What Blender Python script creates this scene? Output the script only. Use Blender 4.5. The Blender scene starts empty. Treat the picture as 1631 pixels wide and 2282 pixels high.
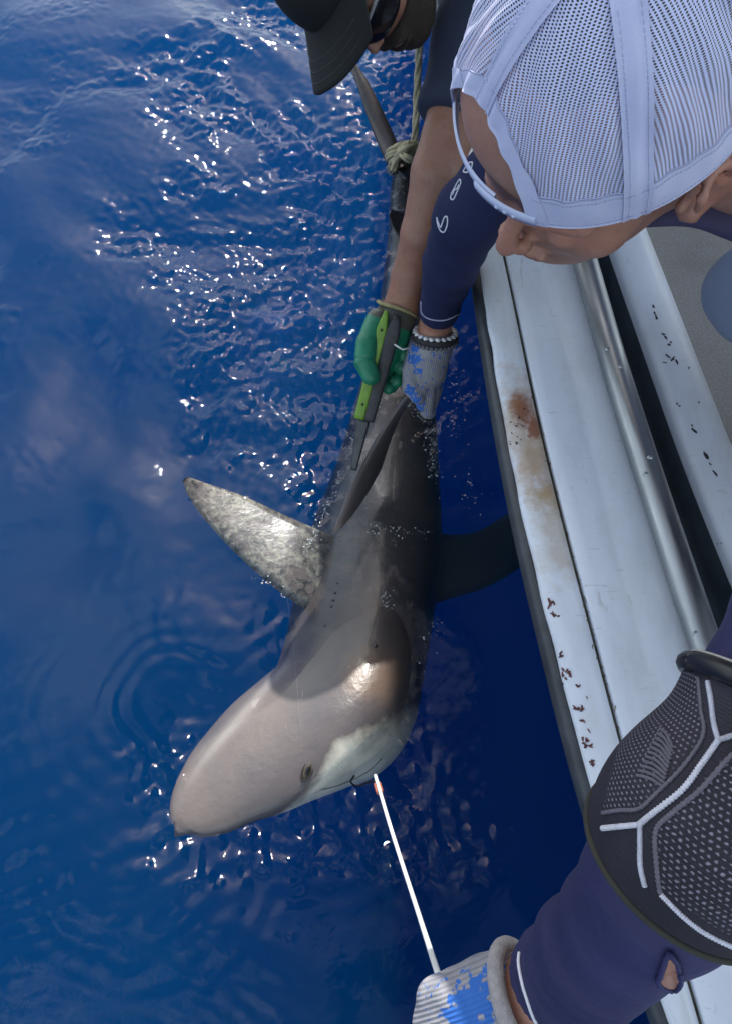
import bpy, math, random
import numpy as np
from mathutils import Vector, Matrix
from mathutils.bvhtree import BVHTree

# ------------------------------------------------------------------ camera, sky, sun, exposure
S = bpy.context.scene
COL = S.collection
PITCH = math.radians(60.7)
FPX = 1141 / math.tan(math.radians(33.5))
CF = np.array([0, math.cos(PITCH), -math.sin(PITCH)])
CU = np.array([0, math.sin(PITCH), math.cos(PITCH)])
CR = np.array([1.0, 0, 0])
CC = np.array([0, 0, 1.25])
cam_data = bpy.data.cameras.new('camera'); cam = bpy.data.objects.new('camera', cam_data); COL.objects.link(cam)
cam_data.sensor_fit = 'VERTICAL'; cam_data.angle_y = math.radians(67); cam_data.clip_start = .02; cam_data.clip_end = 3000
cam.location = CC; cam.rotation_euler = (math.pi/2 - PITCH, 0, 0)
S.camera = cam

SUN_EL = math.radians(42.0); SUN_AZ = math.radians(1.0)      # azimuth measured from +y towards +x
w = bpy.data.worlds.new("World"); S.world = w; w.use_nodes = True
nt = w.node_tree
sky = nt.nodes.new('ShaderNodeTexSky'); sky.sky_type = 'NISHITA'; sky.sun_disc = False
sky.sun_elevation = SUN_EL; sky.sun_rotation = SUN_AZ; sky.dust_density = 3.0; sky.air_density = 1.0
nt.nodes['Background'].inputs[1].default_value = .125
# broken thin cloud over the whole sky
tc = nt.nodes.new('ShaderNodeTexCoord'); mpw = nt.nodes.new('ShaderNodeMapping'); mpw.inputs['Scale'].default_value = (1, 1, 1.8)
nw = nt.nodes.new('ShaderNodeTexNoise'); nw.inputs['Scale'].default_value = 3.4; nw.inputs['Detail'].default_value = 6; nw.inputs['Roughness'].default_value = .58; nw.inputs['Distortion'].default_value = .5
rw = nt.nodes.new('ShaderNodeValToRGB'); rw.color_ramp.elements[0].position = .46; rw.color_ramp.elements[1].position = .62; rw.color_ramp.elements[1].color = (.8, .8, .8, 1)
mw = nt.nodes.new('ShaderNodeMix'); mw.data_type = 'RGBA'; mw.inputs[7].default_value = (12.5, 14, 15, 1)
nt.links.new(tc.outputs['Generated'], mpw.inputs[0]); nt.links.new(mpw.outputs[0], nw.inputs['Vector']); sp_ = nt.nodes.new('ShaderNodeSeparateXYZ'); nt.links.new(tc.outputs['Generated'], sp_.inputs[0])        # cloud thickens towards the horizon
me_ = nt.nodes.new('ShaderNodeMath'); me_.operation = 'MULTIPLY_ADD'; me_.inputs[1].default_value = -.26; me_.inputs[2].default_value = .155; nt.links.new(sp_.outputs[2], me_.inputs[0])
ma_ = nt.nodes.new('ShaderNodeMath'); ma_.operation = 'ADD'; nt.links.new(nw.outputs['Fac'], ma_.inputs[0]); nt.links.new(me_.outputs[0], ma_.inputs[1]); nt.links.new(ma_.outputs[0], rw.inputs[0])
nt.links.new(rw.outputs[0], mw.inputs[0]); nt.links.new(sky.outputs[0], mw.inputs[6]); nt.links.new(mw.outputs[2], nt.nodes['Background'].inputs[0])
sd = bpy.data.lights.new('sun', 'SUN'); sd.energy = 4.8; sd.angle = math.radians(.55); sd.color = (1, .955, .90)
sun = bpy.data.objects.new('sun', sd); COL.objects.link(sun)
SUNV = Vector((math.sin(SUN_AZ)*math.cos(SUN_EL), math.cos(SUN_AZ)*math.cos(SUN_EL), math.sin(SUN_EL)))
sun.rotation_euler = SUNV.to_track_quat('Z', 'Y').to_euler()
S.view_settings.view_transform = 'Standard'; S.view_settings.look = 'None'
S.view_settings.gamma = 1; S.view_settings.use_curve_mapping = False
S.view_settings.exposure = 0.30
S.cycles.max_bounces = 8; S.cycles.transparent_max_bounces = 12; S.cycles.volume_bounces = 3
S.cycles.use_denoising = True; S.cycles.caustics_reflective = False; S.cycles.caustics_refractive = False

# ------------------------------------------------------------------ helpers
def ray(px, py):
    return CF + (px-815.5)/FPX*CR - (py-1141)/FPX*CU
def W(px, py, z=0.0):                     # where a view ray meets height z
    d = ray(px, py); return CC + d*((z-CC[2])/d[2])
def D(px, py, d):                         # a point at camera depth d
    return CC + ray(px, py)*d
def nrm(v): v = np.asarray(v, float); return v/np.linalg.norm(v)
rng = np.random.default_rng(7)

def mesh_obj(name, verts, faces, mat=None, parent=None, smooth=True, uvs=None):
    me = bpy.data.meshes.new(name)
    verts = np.asarray(verts, dtype=np.float32).reshape(-1, 3)
    if isinstance(faces, np.ndarray):
        k = faces.shape[1]; n = len(faces)
        me.vertices.add(len(verts)); me.vertices.foreach_set('co', verts.ravel())
        me.loops.add(n*k); me.loops.foreach_set('vertex_index', faces.astype(np.int32).ravel())
        me.polygons.add(n); me.polygons.foreach_set('loop_start', np.arange(0, n*k, k, dtype=np.int32))
        me.update(calc_edges=True); me.validate()
    else:
        me.from_pydata([tuple(map(float, v)) for v in verts], [], faces); me.update()
    if smooth: me.polygons.foreach_set('use_smooth', np.ones(len(me.polygons), dtype=bool))
    if uvs is not None:
        ul = me.uv_layers.new(name='UVMap')
        vi = np.empty(len(me.loops), dtype=np.int32); me.loops.foreach_get('vertex_index', vi)
        ul.data.foreach_set('uv', np.asarray(uvs, dtype=np.float32)[vi].ravel())
    o = bpy.data.objects.new(name, me); COL.objects.link(o)
    if mat: me.materials.append(mat)
    if parent:
        o.parent = parent; o.matrix_parent_inverse = Matrix.Translation(parent.location).inverted()
    return o
def attr(o, name, vals):
    a = o.data.attributes.new(name, 'FLOAT', 'POINT'); a.data.foreach_set('value', np.asarray(vals, dtype=np.float32))
def thing(name, loc, label, cat, group=None):
    o = bpy.data.objects.new(name, None); COL.objects.link(o); o.location = tuple(map(float, loc))
    o.empty_display_size = .05
    tag(o, label, cat, group); return o
def tag(o, label=None, cat=None, group=None, kind=None):
    if label: o['label'] = label
    if cat: o['category'] = cat
    if group: o['group'] = group
    if kind: o['kind'] = kind
    return o

def grid_faces(nu, nv, closeu=False):
    f = []
    i = np.arange(nu if closeu else nu-1); j = np.arange(nv-1)
    I, J = np.meshgrid(i, j, indexing='ij'); I2 = (I+1) % nu
    return np.stack([I*nv+J, I2*nv+J, I2*nv+J+1, I*nv+J+1], -1).reshape(-1, 4)

def catmull(P, n):
    P = np.asarray(P, float); 
    if P.ndim == 1: P = P[:, None]
    m = len(P); t = np.linspace(0, m-1, n); i = np.clip(t.astype(int), 0, m-2); u = (t-i)[:, None]
    g = lambda k: P[np.clip(k, 0, m-1)]
    p0 = np.where((i-1 < 0)[:, None], 2*P[0]-P[1], g(i-1)); p3 = np.where((i+2 > m-1)[:, None], 2*P[-1]-P[-2], g(i+2))
    p1, p2 = g(i), g(i+1)
    r = .5*((2*p1)+(-p0+p2)*u+(2*p0-5*p1+4*p2-p3)*u*u+(-p0+3*p1-3*p2+p3)*u**3)
    return r
def frames(P):
    T = np.gradient(P, axis=0); T /= np.linalg.norm(T, axis=1)[:, None]+1e-12
    N = []; n = np.cross(T[0], [0, 0, 1.0]); 
    if np.linalg.norm(n) < .1: n = np.cross(T[0], [1.0, 0, 0])
    for t in T:
        n = n - t*(n@t); n = n/np.linalg.norm(n); N.append(n)
    N = np.array(N); return T, N, np.cross(T, N)
def tube_vf(P, r, seg=8, off=0, cap=True):
    P = np.asarray(P, float); n = len(P); r = np.broadcast_to(np.asarray(r, float), (n,))
    T, N, B = frames(P); a = np.linspace(0, 2*np.pi, seg, endpoint=False)
    V = (P[:, None] + r[:, None, None]*(np.cos(a)[None, :, None]*N[:, None]+np.sin(a)[None, :, None]*B[:, None])).reshape(-1, 3)
    F = []
    for i in range(n-1):
        for j in range(seg):
            k = (j+1) % seg; F.append([off+i*seg+j, off+i*seg+k, off+(i+1)*seg+k, off+(i+1)*seg+j])
    if cap: F.append([off+j for j in range(seg)][::-1]); F.append([off+(n-1)*seg+j for j in range(seg)])
    return V, F
def tube(name, P, r, mat, parent=None, seg=8):
    V, F = tube_vf(P, r, seg); return mesh_obj(name, V, F, mat, parent)
def join_vf(parts):
    V = []; F = []; o = 0
    for v, f in parts:
        V.append(v); F += [[i+o for i in q] for q in f]; o += len(v)
    return np.concatenate(V), F
def sphere_vf(c, r, R=None, nu=14, nv=9):
    r = np.broadcast_to(np.asarray(r, float), (3,)); R = np.eye(3) if R is None else R
    u = np.linspace(0, 2*np.pi, nu, endpoint=False); v = np.linspace(0.02, np.pi-.02, nv)
    Uu, Vv = np.meshgrid(u, v, indexing='ij')
    P = np.stack([np.cos(Uu)*np.sin(Vv), np.sin(Uu)*np.sin(Vv), np.cos(Vv)], -1).reshape(-1, 3)*r
    F = grid_faces(nu, nv, True).tolist(); F.append([i*nv for i in range(nu)]); F.append([i*nv+nv-1 for i in range(nu)][::-1])
    return np.asarray(c)+P@R.T, F
def box_vf(c, h, R=None):
    R = np.eye(3) if R is None else R
    s = np.array([[x, y, z] for x in (-1, 1) for y in (-1, 1) for z in (-1, 1)], float)*np.asarray(h)
    return np.asarray(c)+s@R.T, [[0, 1, 3, 2], [4, 6, 7, 5], [0, 4, 5, 1], [2, 3, 7, 6], [0, 2, 6, 4], [1, 5, 7, 3]]

# signed distance modelling -> smooth continuous meshes
def sd_cone(P, a, b, ra, rb):
    a = np.asarray(a); b = np.asarray(b); ab = b-a; t = np.clip(((P-a)@ab)/(ab@ab+1e-12), 0, 1)
    return np.linalg.norm(P-a-t[..., None]*ab, axis=-1)-(ra+(rb-ra)*t)
def sd_ell(P, c, r, R=None):
    q = P-np.asarray(c)
    if R is not None: q = q@R                 # columns of R are the local axes
    r = np.asarray(r); k0 = np.linalg.norm(q/r, axis=-1); k1 = np.linalg.norm(q/(r*r), axis=-1)+1e-9
    return k0*(k0-1)/k1
def smin(a, b, k):
    h = np.clip(.5+.5*(b-a)/k, 0, 1); return b+(a-b)*h-k*h*(1-h)
def smax(a, b, k): return -smin(-a, -b, k)
def chain(P, pts, rad, k=.01):
    d = None
    for i in range(len(pts)-1):
        e = sd_cone(P, pts[i], pts[i+1], rad[i], rad[i+1]); d = e if d is None else smin(d, e, k)
    return d
def vnoise(P, s, seed=0):                      # cheap smooth noise from sines
    r = np.random.default_rng(seed); out = 0
    for _ in range(6):
        k = r.normal(0, 1, 3); k = k/np.linalg.norm(k)*s*r.uniform(.6, 1.6); out = out+np.sin(P@k+r.uniform(0, 6.28))
    return out/6
def surf(name, fn, lo, hi, res, mat=None, parent=None):
    lo = np.asarray(lo, float); hi = np.asarray(hi, float); n = np.ceil((hi-lo)/res).astype(int)+1
    ax = [lo[i]+res*np.arange(n[i]) for i in range(3)]
    B = 12; val = np.ones(n)
    hd = B*res*.5*math.sqrt(3)
    st_ = [np.arange(0, n[i], B) for i in range(3)]
    cc_ = np.stack(np.meshgrid(*[lo[i]+res*(st_[i]+B/2-.5) for i in range(3)], indexing='ij'), -1); dv = fn(cc_)
    near = np.argwhere(np.abs(dv) < hd*1.5+.012)
    for i0, j0, k0 in np.argwhere(dv < 0):
        val[i0*B:i0*B+B, j0*B:j0*B+B, k0*B:k0*B+B] = -1
    bi = np.arange(B)
    for c0 in range(0, len(near), 400):
        q = near[c0:c0+400]*B; ii = np.stack(np.meshgrid(bi, bi, bi, indexing='ij'), -1).reshape(-1, 3)
        I_ = (q[:, None]+ii[None]).reshape(-1, 3); I_ = I_[(I_ < n).all(1)]
        val[tuple(I_.T)] = fn(lo+res*I_)
    ins = val < 0
    c = [ins[i:n[0]-1+i, j:n[1]-1+j, k:n[2]-1+k] for i in (0, 1) for j in (0, 1) for k in (0, 1)]
    s = sum(x.astype(int) for x in c); act = (s > 0) & (s < 8)
    idx = -np.ones(act.shape, int); A = np.argwhere(act); idx[act] = np.arange(len(A))
    acc = np.zeros((len(A), 3)); cnt = np.zeros(len(A))
    cs = np.array([(i, j, k) for i in (0, 1) for j in (0, 1) for k in (0, 1)])
    for p in range(8):
        for q in range(p+1, 8):
            if abs(cs[p]-cs[q]).sum() != 1: continue
            vp = val[tuple((A+cs[p]).T)]; vq = val[tuple((A+cs[q]).T)]
            m = (vp < 0) != (vq < 0); t = np.where(m, vp/(vp-vq+1e-20), 0)
            pos = cs[p]+t[:, None]*(cs[q]-cs[p]); acc += pos*m[:, None]; cnt += m
    V = lo+res*(A+acc/cnt[:, None]); Fs = []
    for d in range(3):
        a, b = (d+1) % 3, (d+2) % 3
        sl0 = [slice(None)]*3; sl1 = [slice(None)]*3; sl0[d] = slice(0, -1); sl1[d] = slice(1, None)
        e = ins[tuple(sl0)] != ins[tuple(sl1)]; E = np.argwhere(e)
        E = E[(E[:, a] > 0) & (E[:, b] > 0) & (E[:, a] < n[a]-1) & (E[:, b] < n[b]-1)]
        ea = np.zeros(3, int); ea[a] = 1; eb = np.zeros(3, int); eb[b] = 1
        quad = np.stack([idx[tuple((E-ea-eb).T)], idx[tuple((E-eb).T)], idx[tuple(E.T)], idx[tuple((E-ea).T)]], -1)
        flip = ~ins[tuple(E.T)]; quad[flip] = quad[flip][:, ::-1]; Fs.append(quad)
    Fs = np.concatenate(Fs); Fs = Fs[(Fs >= 0).all(1)]
    o = mesh_obj(name, V, Fs, mat, parent)
    return o
def bvh(o):
    me = o.data; return BVHTree.FromPolygons([v.co[:] for v in me.vertices], [p.vertices[:] for p in me.polygons])
def trace(tree, pts, n=40, off=.0008, step=None):  # lay a curve on a surface already built
    P = catmull(pts, n) if n else np.asarray(pts, float); out = []
    for x, y in P:
        h = tree.ray_cast(Vector(CC), Vector(nrm(ray(x, y))))
        if h[0] is not None: out.append(np.array(h[0])+off*np.array(h[1])*(1 if h[1].dot(Vector(-ray(x, y))) > 0 else -1))
    return np.array(out)

# ------------------------------------------------------------------ materials
class NT:
    def __init__(s, name):
        s.m = bpy.data.materials.new(name); s.m.use_nodes = True; s.t = s.m.node_tree; s.n = s.t.nodes
        s.b = s.n['Principled BSDF']; s.out = s.n['Material Output']
    def add(s, kind, **kw):
        nd = s.n.new('ShaderNode'+kind)
        for k, v in kw.items():
            if hasattr(nd, k): setattr(nd, k, v)
            else: nd.inputs[k].default_value = v
        return nd
    def L(s, a, b): s.t.links.new(a, b)
    def co(s, kind='Object'): return s.add('TexCoord').outputs[kind]
    def noise(s, scale, detail=3, rough=.55, co=None, dist=0, stretch=None):
        nd = s.add('TexNoise'); nd.inputs['Scale'].default_value = scale; nd.inputs['Detail'].default_value = detail
        nd.inputs['Roughness'].default_value = rough; nd.inputs['Distortion'].default_value = dist
        c = co or s.co()
        if stretch:
            mp = s.add('Mapping'); mp.inputs['Scale'].default_value = stretch; s.L(c, mp.inputs[0]); c = mp.outputs[0]
        s.L(c, nd.inputs['Vector']); return nd.outputs['Fac']
    def ramp(s, f, lo, hi, c0=(0, 0, 0, 1), c1=(1, 1, 1, 1)):
        r = s.add('ValToRGB'); e = r.color_ramp.elements; e[0].position = lo; e[1].position = hi
        e[0].color = c0 if len(c0) == 4 else (*c0, 1); e[1].color = c1 if len(c1) == 4 else (*c1, 1)
        s.L(f, r.inputs[0]); return r.outputs[0]
    def mix(s, f, a, b, mode='MIX'):
        m = s.add('Mix', data_type='RGBA', blend_type=mode)
        for sock, v in ((m.inputs[0], f), (m.inputs[6], a), (m.inputs[7], b)):
            if hasattr(v, 'links'): s.L(v, sock)
            elif isinstance(v, (int, float)): sock.default_value = v
            else: sock.default_value = (*v, 1) if len(v) == 3 else v
        return m.outputs[2]
    def math(s, op, a, b=0.0, c=None):
        m = s.add('Math', operation=op)
        for sock, v in zip(m.inputs, (a, b) if c is None else (a, b, c)):
            if hasattr(v, 'links'): s.L(v, sock)
            else: sock.default_value = v
        return m.outputs[0]
    def bump(s, h, strength=.3, dist=.002):
        b = s.add('Bump'); b.inputs['Strength'].default_value = strength; b.inputs['Distance'].default_value = dist
        s.L(h, b.inputs['Height']); s.L(b.outputs[0], s.b.inputs['Normal']); return b
    def set(s, col=None, rough=None, metal=None, spec=None):
        for nm, v in (('Base Color', col), ('Roughness', rough), ('Metallic', metal), ('Specular IOR Level', spec)):
            if v is None: continue
            if hasattr(v, 'links'): s.L(v, s.b.inputs[nm])
            else: s.b.inputs[nm].default_value = (*v, 1) if nm == 'Base Color' else v
        return s
    def attr(s, name): a = s.add('Attribute', attribute_name=name); return a.outputs['Fac']
def simple(name, col, rough=.6, var=.25, scale=30, bump=.15, bscale=200, metal=0, dist=.001, spec=None):
    m = NT(name); n = m.noise(scale, 4)
    c = m.mix(m.ramp(n, .3, .7), tuple(x*(1-var) for x in col), tuple(min(1, x*(1+var)) for x in col))
    m.set(c, rough, metal, spec)
    if bump: m.bump(m.noise(bscale, 3), bump, dist)
    return m.m

def mat_skin(name, col, red=.3):
    m = NT(name); a = m.ramp(m.noise(18, 4), .35, .68)
    c = m.mix(a, col, (col[0]*1.12, col[1]*.88, col[2]*.82)); f = m.ramp(m.noise(160, 3), .58, .72)
    b_ = m.ramp(m.noise(55, 5, .7), .48, .62); c = m.mix(m.math('MULTIPLY', b_, .35), c, (col[0]*.80, col[1]*.62, col[2]*.58)); c = m.mix(m.math('MULTIPLY', f, .4), c, (col[0]*.55, col[1]*.45, col[2]*.4))
    m.set(c, .5); m.b.inputs['Subsurface Weight'].default_value = .08; m.b.inputs['Subsurface Radius'].default_value = (.01, .004, .002); m.b.inputs['Subsurface Scale'].default_value = .4
    m.bump(m.math('ADD', m.math('MULTIPLY', m.noise(420, 3), .3), m.math('ADD', m.noise(75, 4, .65), m.math('MULTIPLY', m.noise(160, 2, stretch=(1, .25, 1)), .3))), .4, .0016); return m.m
SKIN_A = mat_skin('tanned skin', (.29, .165, .115)); SKIN_B = mat_skin('sunburnt skin', (.36, .205, .15))

def mat_cloth(name, col, weave=1400, var=.12, rough=.85, bump=.25):
    m = NT(name); n = m.noise(9, 4); c = m.mix(m.ramp(n, .3, .7), tuple(x*(1-var) for x in col), tuple(x*(1+var) for x in col))
    m.set(c, rough, spec=.25); b = m.noise(weave, 1); b2 = m.noise(55, 3, stretch=(1, 1, .5))
    m.bump(m.math('ADD', m.math('MULTIPLY', b, .3), b2), bump, .0022)
    return m.m
NAVY = mat_cloth('navy lycra', (.016, .021, .065)); NAVY2 = mat_cloth('indigo lycra', (.062, .06, .17))
SHIRTBLUE = mat_cloth('slate cotton', (.035, .045, .075)); BLACKCLOTH = mat_cloth('black cap cotton', (.012, .014, .015), rough=.8)
GREYCLOTH = mat_cloth('pale grey blue cotton', (.16, .20, .30)); BUFF = mat_cloth('violet grey neck gaiter', (.075, .07, .13))
WHITEPLASTIC = simple('white strap plastic', (.55, .60, .80), .35, .04, 20, .05)
BLACKGLOSS = simple('black glossy plastic', (.01, .01, .012), .15, .1, 20, 0)
exec_marks = []
# ------------------------------------------------------------------ the water
def axis(lo, hi, step, far):
    c = list(np.arange(lo, hi, step)); s = step; a = hi
    up = []
    while a < far: up.append(a); s *= 1.22; a += s
    up.append(far); dn = []; s = step; a = lo-step
    while a > -far: dn.append(a); s *= 1.22; a -= s
    dn.append(-far)
    return np.array(dn[::-1]+c+up)
wr = np.random.default_rng(11)
def waves(X, Y, n, lmin, lmax, slope, seed, dirc=None, spread=9):
    r = np.random.default_rng(seed); h = np.zeros_like(X)
    for _ in range(n):
        lam = math.exp(r.uniform(math.log(lmin), math.log(lmax)))
        th = r.uniform(0, 2*math.pi) if dirc is None else r.normal(dirc, spread)
        k = 2*math.pi/lam; h += slope/k/math.sqrt(n)*1.41*np.sin(k*(X*math.cos(th)+Y*math.sin(th))+r.uniform(0, 6.28))
    return h
def gauss(X, Y, p, s, sy=None):
    sy = sy or s; return np.exp(-.5*(((X-p[0])/s)**2+((Y-p[1])/sy)**2))
def rings(X, Y, px, py, lam, amp, r0, r1, ax=1.0):
    c = W(px, py); r = np.hypot((X-c[0])*ax, Y-c[1]); env = np.clip((r-r0*.3)/r0, 0, 1)*np.exp(-np.clip(r-r0, 0, 9)/(r1-r0)*2)
    return amp*env*np.sin(2*math.pi*r/lam)
CHOP = [None]
def water_h(X, Y):
    fade = np.exp(-(np.hypot(X, Y-1)/60)**2)
    wx = X+.10*np.sin(2.9*Y+.6)+.05*np.sin(7*X+4*Y); wy = Y+.09*np.sin(3.3*X)+.04*np.sin(8*Y-3*X)
    h = waves(wx, wy, 10, .9, 4.0, .055, 1, .9, .7)+waves(wx, wy, 16, .22, .8, .085, 2, .7, .8)+waves(wx, wy, 14, .10, .25, .030, 31)
    # patches of short chop near the animal and the people, glassy water elsewhere
    a = W(700, 620); b = W(760, 160); c = W(720, 1850); d = W(560, 560); e = W(860, 1000); g = W(500, 330)
    chop = 1.4*gauss(X, Y, a, .27, .42)+1.15*gauss(X, Y, b, .45, .5)+.75*gauss(X, Y, c, .16, .07)+.55*gauss(X, Y, d, .25, .3)+.35*gauss(X, Y, g, .4, .5)
    pm = vnoise(np.stack([wx, wy, X*0], -1), 9.5, 15)+.6*vnoise(np.stack([wx, wy, X*0], -1), 21, 16)
    chop = np.clip(chop, 0, 1.4)*(.22+1.15*np.clip(.6+2.4*pm, 0, 1))
    h += chop*(waves(wx, wy, 24, .05, .16, .16, 3)+waves(X, Y, 40, .018, .045, .17, 4))
    quiet = .12+.9*np.clip(np.sin(5.1*wx+3*wy)*np.sin(4*wy-2*wx-1)+.1, 0, 1)
    h += quiet*(waves(wx, wy, 24, .022, .07, .030, 5, 1.0, .35))
    wb = X+.010*np.sin(17*Y+2)+.006*np.sin(41*X-23*Y); wc = Y+.011*np.sin(19*X)+.006*np.sin(37*Y+30*X)
    br = .35+.65*np.clip(.5+1.1*vnoise(np.stack([X, Y, X*0], -1), 9, 77), 0, 1)          # ripples come and go
    h += br*(rings(wb, wc, 425, 1570, .034, .0019, .07, .22)*(1-gauss(X, Y, W(760, 1500), .2))+rings(wb, wc, 520, 1330, .042, .0016, .1, .25)*gauss(X, Y, W(430, 1330), .2))
    h += br*(rings(wb, wc, 470, 560, .024, .0012, .03, .22)+rings(wb, wc, 620, 1120, .022, .0010, .06, .20)*gauss(X, Y, W(610, 1000), .2))
    h += br*rings(wb, wc, 640, 1700, .036, .0016, .17, .30)*gauss(X, Y, W(720, 1860), .16, .06)*2.2
    h += br*rings(wb, wc, 300, 1900, .040, .0018, .1, .4)*gauss(X, Y, W(330, 2020), .2, .07)
    wash = gauss(wb, wc, W(740, 1800), .13, .022)+gauss(wb, wc, W(770, 1870), .15, .014)+gauss(wb, wc, W(700, 1935), .17, .010)+.8*gauss(wb, wc, W(335, 1720), .03, .03)+.7*gauss(wb, wc, W(915, 1620), .02, .10)
    h += np.clip(wash, 0, 1)*(waves(X, Y, 34, .018, .045, .50, 21)+waves(X, Y, 12, .04, .08, .10, 22))
    h += br*gauss(X, Y, W(230, 2010), .16, .10)*waves(wx, wy, 8, .030, .045, .13, 51, 2.2, .25)+br*gauss(X, Y, W(80, 1850), .12, .12)*waves(wx, wy, 8, .034, .05, .10, 52, 2.5, .25)
    # the dimple beside the head and little splashes along the body
    h -= .020*gauss(X, Y, W(430, 1590), .045, .06)
    sp = gauss(X, Y, W(735, 1090), .022, .07)+gauss(X, Y, W(955, 950), .02, .06)+gauss(X, Y, W(905, 460), .05, .12)+.8*gauss(X, Y, W(400, 1750), .03, .08)+.7*gauss(X, Y, W(790, 420), .12, .22)
    h += np.clip(sp, 0, 1)*(waves(X, Y, 30, .02, .06, .45, 6))
    calm = np.zeros_like(X)
    for px, py, r_ in ((480, 1760, .07), (580, 1680, .10), (680, 1600, .12), (760, 1480, .13), (810, 1340, .14), (835, 1200, .14), (860, 1060, .11), (560, 1210, .14)):
        calm = np.maximum(calm, gauss(X, Y, W(px, py), r_*.8))
    CHOP[0] = np.clip(chop+1.2*np.clip(sp, 0, 1)+np.clip(wash, 0, 1), 0, 1.4)*(1-.6*calm)*fade
    h = h*(1-.72*calm)+np.clip(sp, 0, 1)*waves(X, Y, 20, .018, .05, .25, 8)
    return (h*fade).astype(np.float32)
xa = axis(-1.55, .50, .0030, 900); ya = axis(-.25, 2.9, .0036, 900)
X, Y = np.meshgrid(xa, ya, indexing='ij'); H = water_h(X, Y)
nx, ny = X.shape
V = np.stack([X, Y, H], -1).reshape(-1, 3); Fq = grid_faces(nx, ny)
# closed body of water: skirts and a floor far down
per = [i*ny for i in range(nx)]+[(nx-1)*ny+j for j in range(1, ny)]+[i*ny+ny-1 for i in range(nx-2, -1, -1)]+[j for j in range(ny-2, 0, -1)]
low = V[per].copy(); low[:, 2] = -60; base = len(V); m_ = len(per)
V = np.concatenate([V, low, [[0, 0, -60]]])
sk = np.array([[per[i], base+i, base+(i+1) % m_, per[(i+1) % m_]] for i in range(m_)])
water = mesh_obj('sea_water', V, np.concatenate([Fq, sk]), None)
# floor fan kept as a second piece of the same mesh
import bmesh
bm = bmesh.new(); bm.from_mesh(water.data); bm.verts.ensure_lookup_table()
for i in range(m_):
    bm.faces.new([bm.verts[base+(i+1) % m_], bm.verts[base+i], bm.verts[base+m_]])
bmesh.ops.recalc_face_normals(bm, faces=bm.faces); bm.to_mesh(water.data); bm.free()
tag(water, kind='structure')
cv = np.zeros(len(V)); cv[:nx*ny] = CHOP[0].ravel(); attr(water, 'chop', cv)
m = NT('sea water'); m.n.remove(m.b)
gl = m.add('BsdfGlossy'); gl.inputs['Roughness'].default_value = .038
tr = m.add('BsdfTransparent'); mx = m.add('MixShader')
n1 = m.noise(55, 3, .6, dist=.8); n2 = m.noise(170, 2, .5)
bp = m.add('Bump'); bp.inputs['Strength'].default_value = .5; bp.inputs['Distance'].default_value = .0010
n3 = m.noise(48, 3, .6, dist=1.5); ch = m.attr('chop')
m.L(m.math('ADD', m.math('ADD', n1, m.math('MULTIPLY', n2, .10)), m.math('MULTIPLY', ch, m.math('ADD', m.math('MULTIPLY', n3, .0), m.math('MULTIPLY', n2, .0)))), bp.inputs['Height'])
m.L(bp.outputs[0], gl.inputs['Normal'])
# Schlick reflectance of water, the same from above and below (a refracted sun still gets in at low angles)
gi = m.add('NewGeometry'); dt = m.add('VectorMath', operation='DOT_PRODUCT'); m.L(bp.outputs[0], dt.inputs[0]); m.L(gi.outputs['Incoming'], dt.inputs[1])
cs = m.math('MINIMUM', m.math('ABSOLUTE', dt.outputs['Value']), 1.0)
fo = m.math('MULTIPLY_ADD', m.math('POWER', m.math('SUBTRACT', 1.0, cs), 5.0), .98, .021)
m.L(fo, mx.inputs[0]); m.L(tr.outputs[0], mx.inputs[1]); m.L(gl.outputs[0], mx.inputs[2]); m.L(mx.outputs[0], m.out.inputs['Surface'])
vs = m.add('VolumeScatter'); vs.inputs['Color'].default_value = (.01, .42, .70, 1); vs.inputs['Density'].default_value = .235; vs.inputs['Anisotropy'].default_value = 0
va = m.add('VolumeAbsorption'); va.inputs['Color'].default_value = (0, .36, .76, 1); va.inputs['Density'].default_value = 1.0
ad = m.add('AddShader'); m.L(vs.outputs[0], ad.inputs[0]); m.L(va.outputs[0], ad.inputs[1]); m.L(ad.outputs[0], m.out.inputs['Volume'])
water.data.materials.append(m.m)

# ------------------------------------------------------------------ the boat
def yline(pts, z, y):                      # traced edge -> x as a function of y at height z
    P = np.array([W(px, py, z) for px, py in pts]); o = np.argsort(P[:, 1]); xs, ys = P[o, 0], P[o, 1]
    x = np.interp(y, ys, xs); lo = y < ys[0]; hi = y > ys[-1]
    x = np.where(lo, xs[0]+(y-ys[0])*(xs[1]-xs[0])/(ys[1]-ys[0]), x)
    x = np.where(hi, xs[-1]+(y-ys[-1])*(xs[-1]-xs[-2])/(ys[-1]-ys[-2]), x); return x
YB = np.linspace(-1.6, 3.6, 261)
GZ = .36
def smooth(a, k=9): 
    p = np.pad(a, k, mode='edge'); p[:k] = 2*a[0]-a[1:k+1][::-1]; p[-k:] = 2*a[-1]-a[-k-1:-1][::-1]
    ker = np.hanning(2*k+1); ker /= ker.sum(); return np.convolve(p, ker, 'valid')
L0 = smooth(yline([(1052, 470), (1070, 600), (1108, 850), (1165, 1150), (1227, 1400), (1287, 1640), (1345, 1850), (1490, 2265)], GZ, YB))
LG = smooth(yline([(1113, 530), (1150, 700), (1188, 890), (1232, 1080), (1297, 1330), (1342, 1500), (1395, 1710), (1450, 1900)], GZ, YB))
LT = smooth(yline([(1195, 560), (1290, 900), (1350, 1150), (1430, 1450)], GZ, YB))
LP = smooth(yline([(1292, 560), (1372, 850), (1458, 1120), (1558, 1420)], GZ+.02, YB))
LR = smooth(yline([(1372, 570), (1440, 760), (1535, 1030), (1631, 1262)], GZ, YB))
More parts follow.
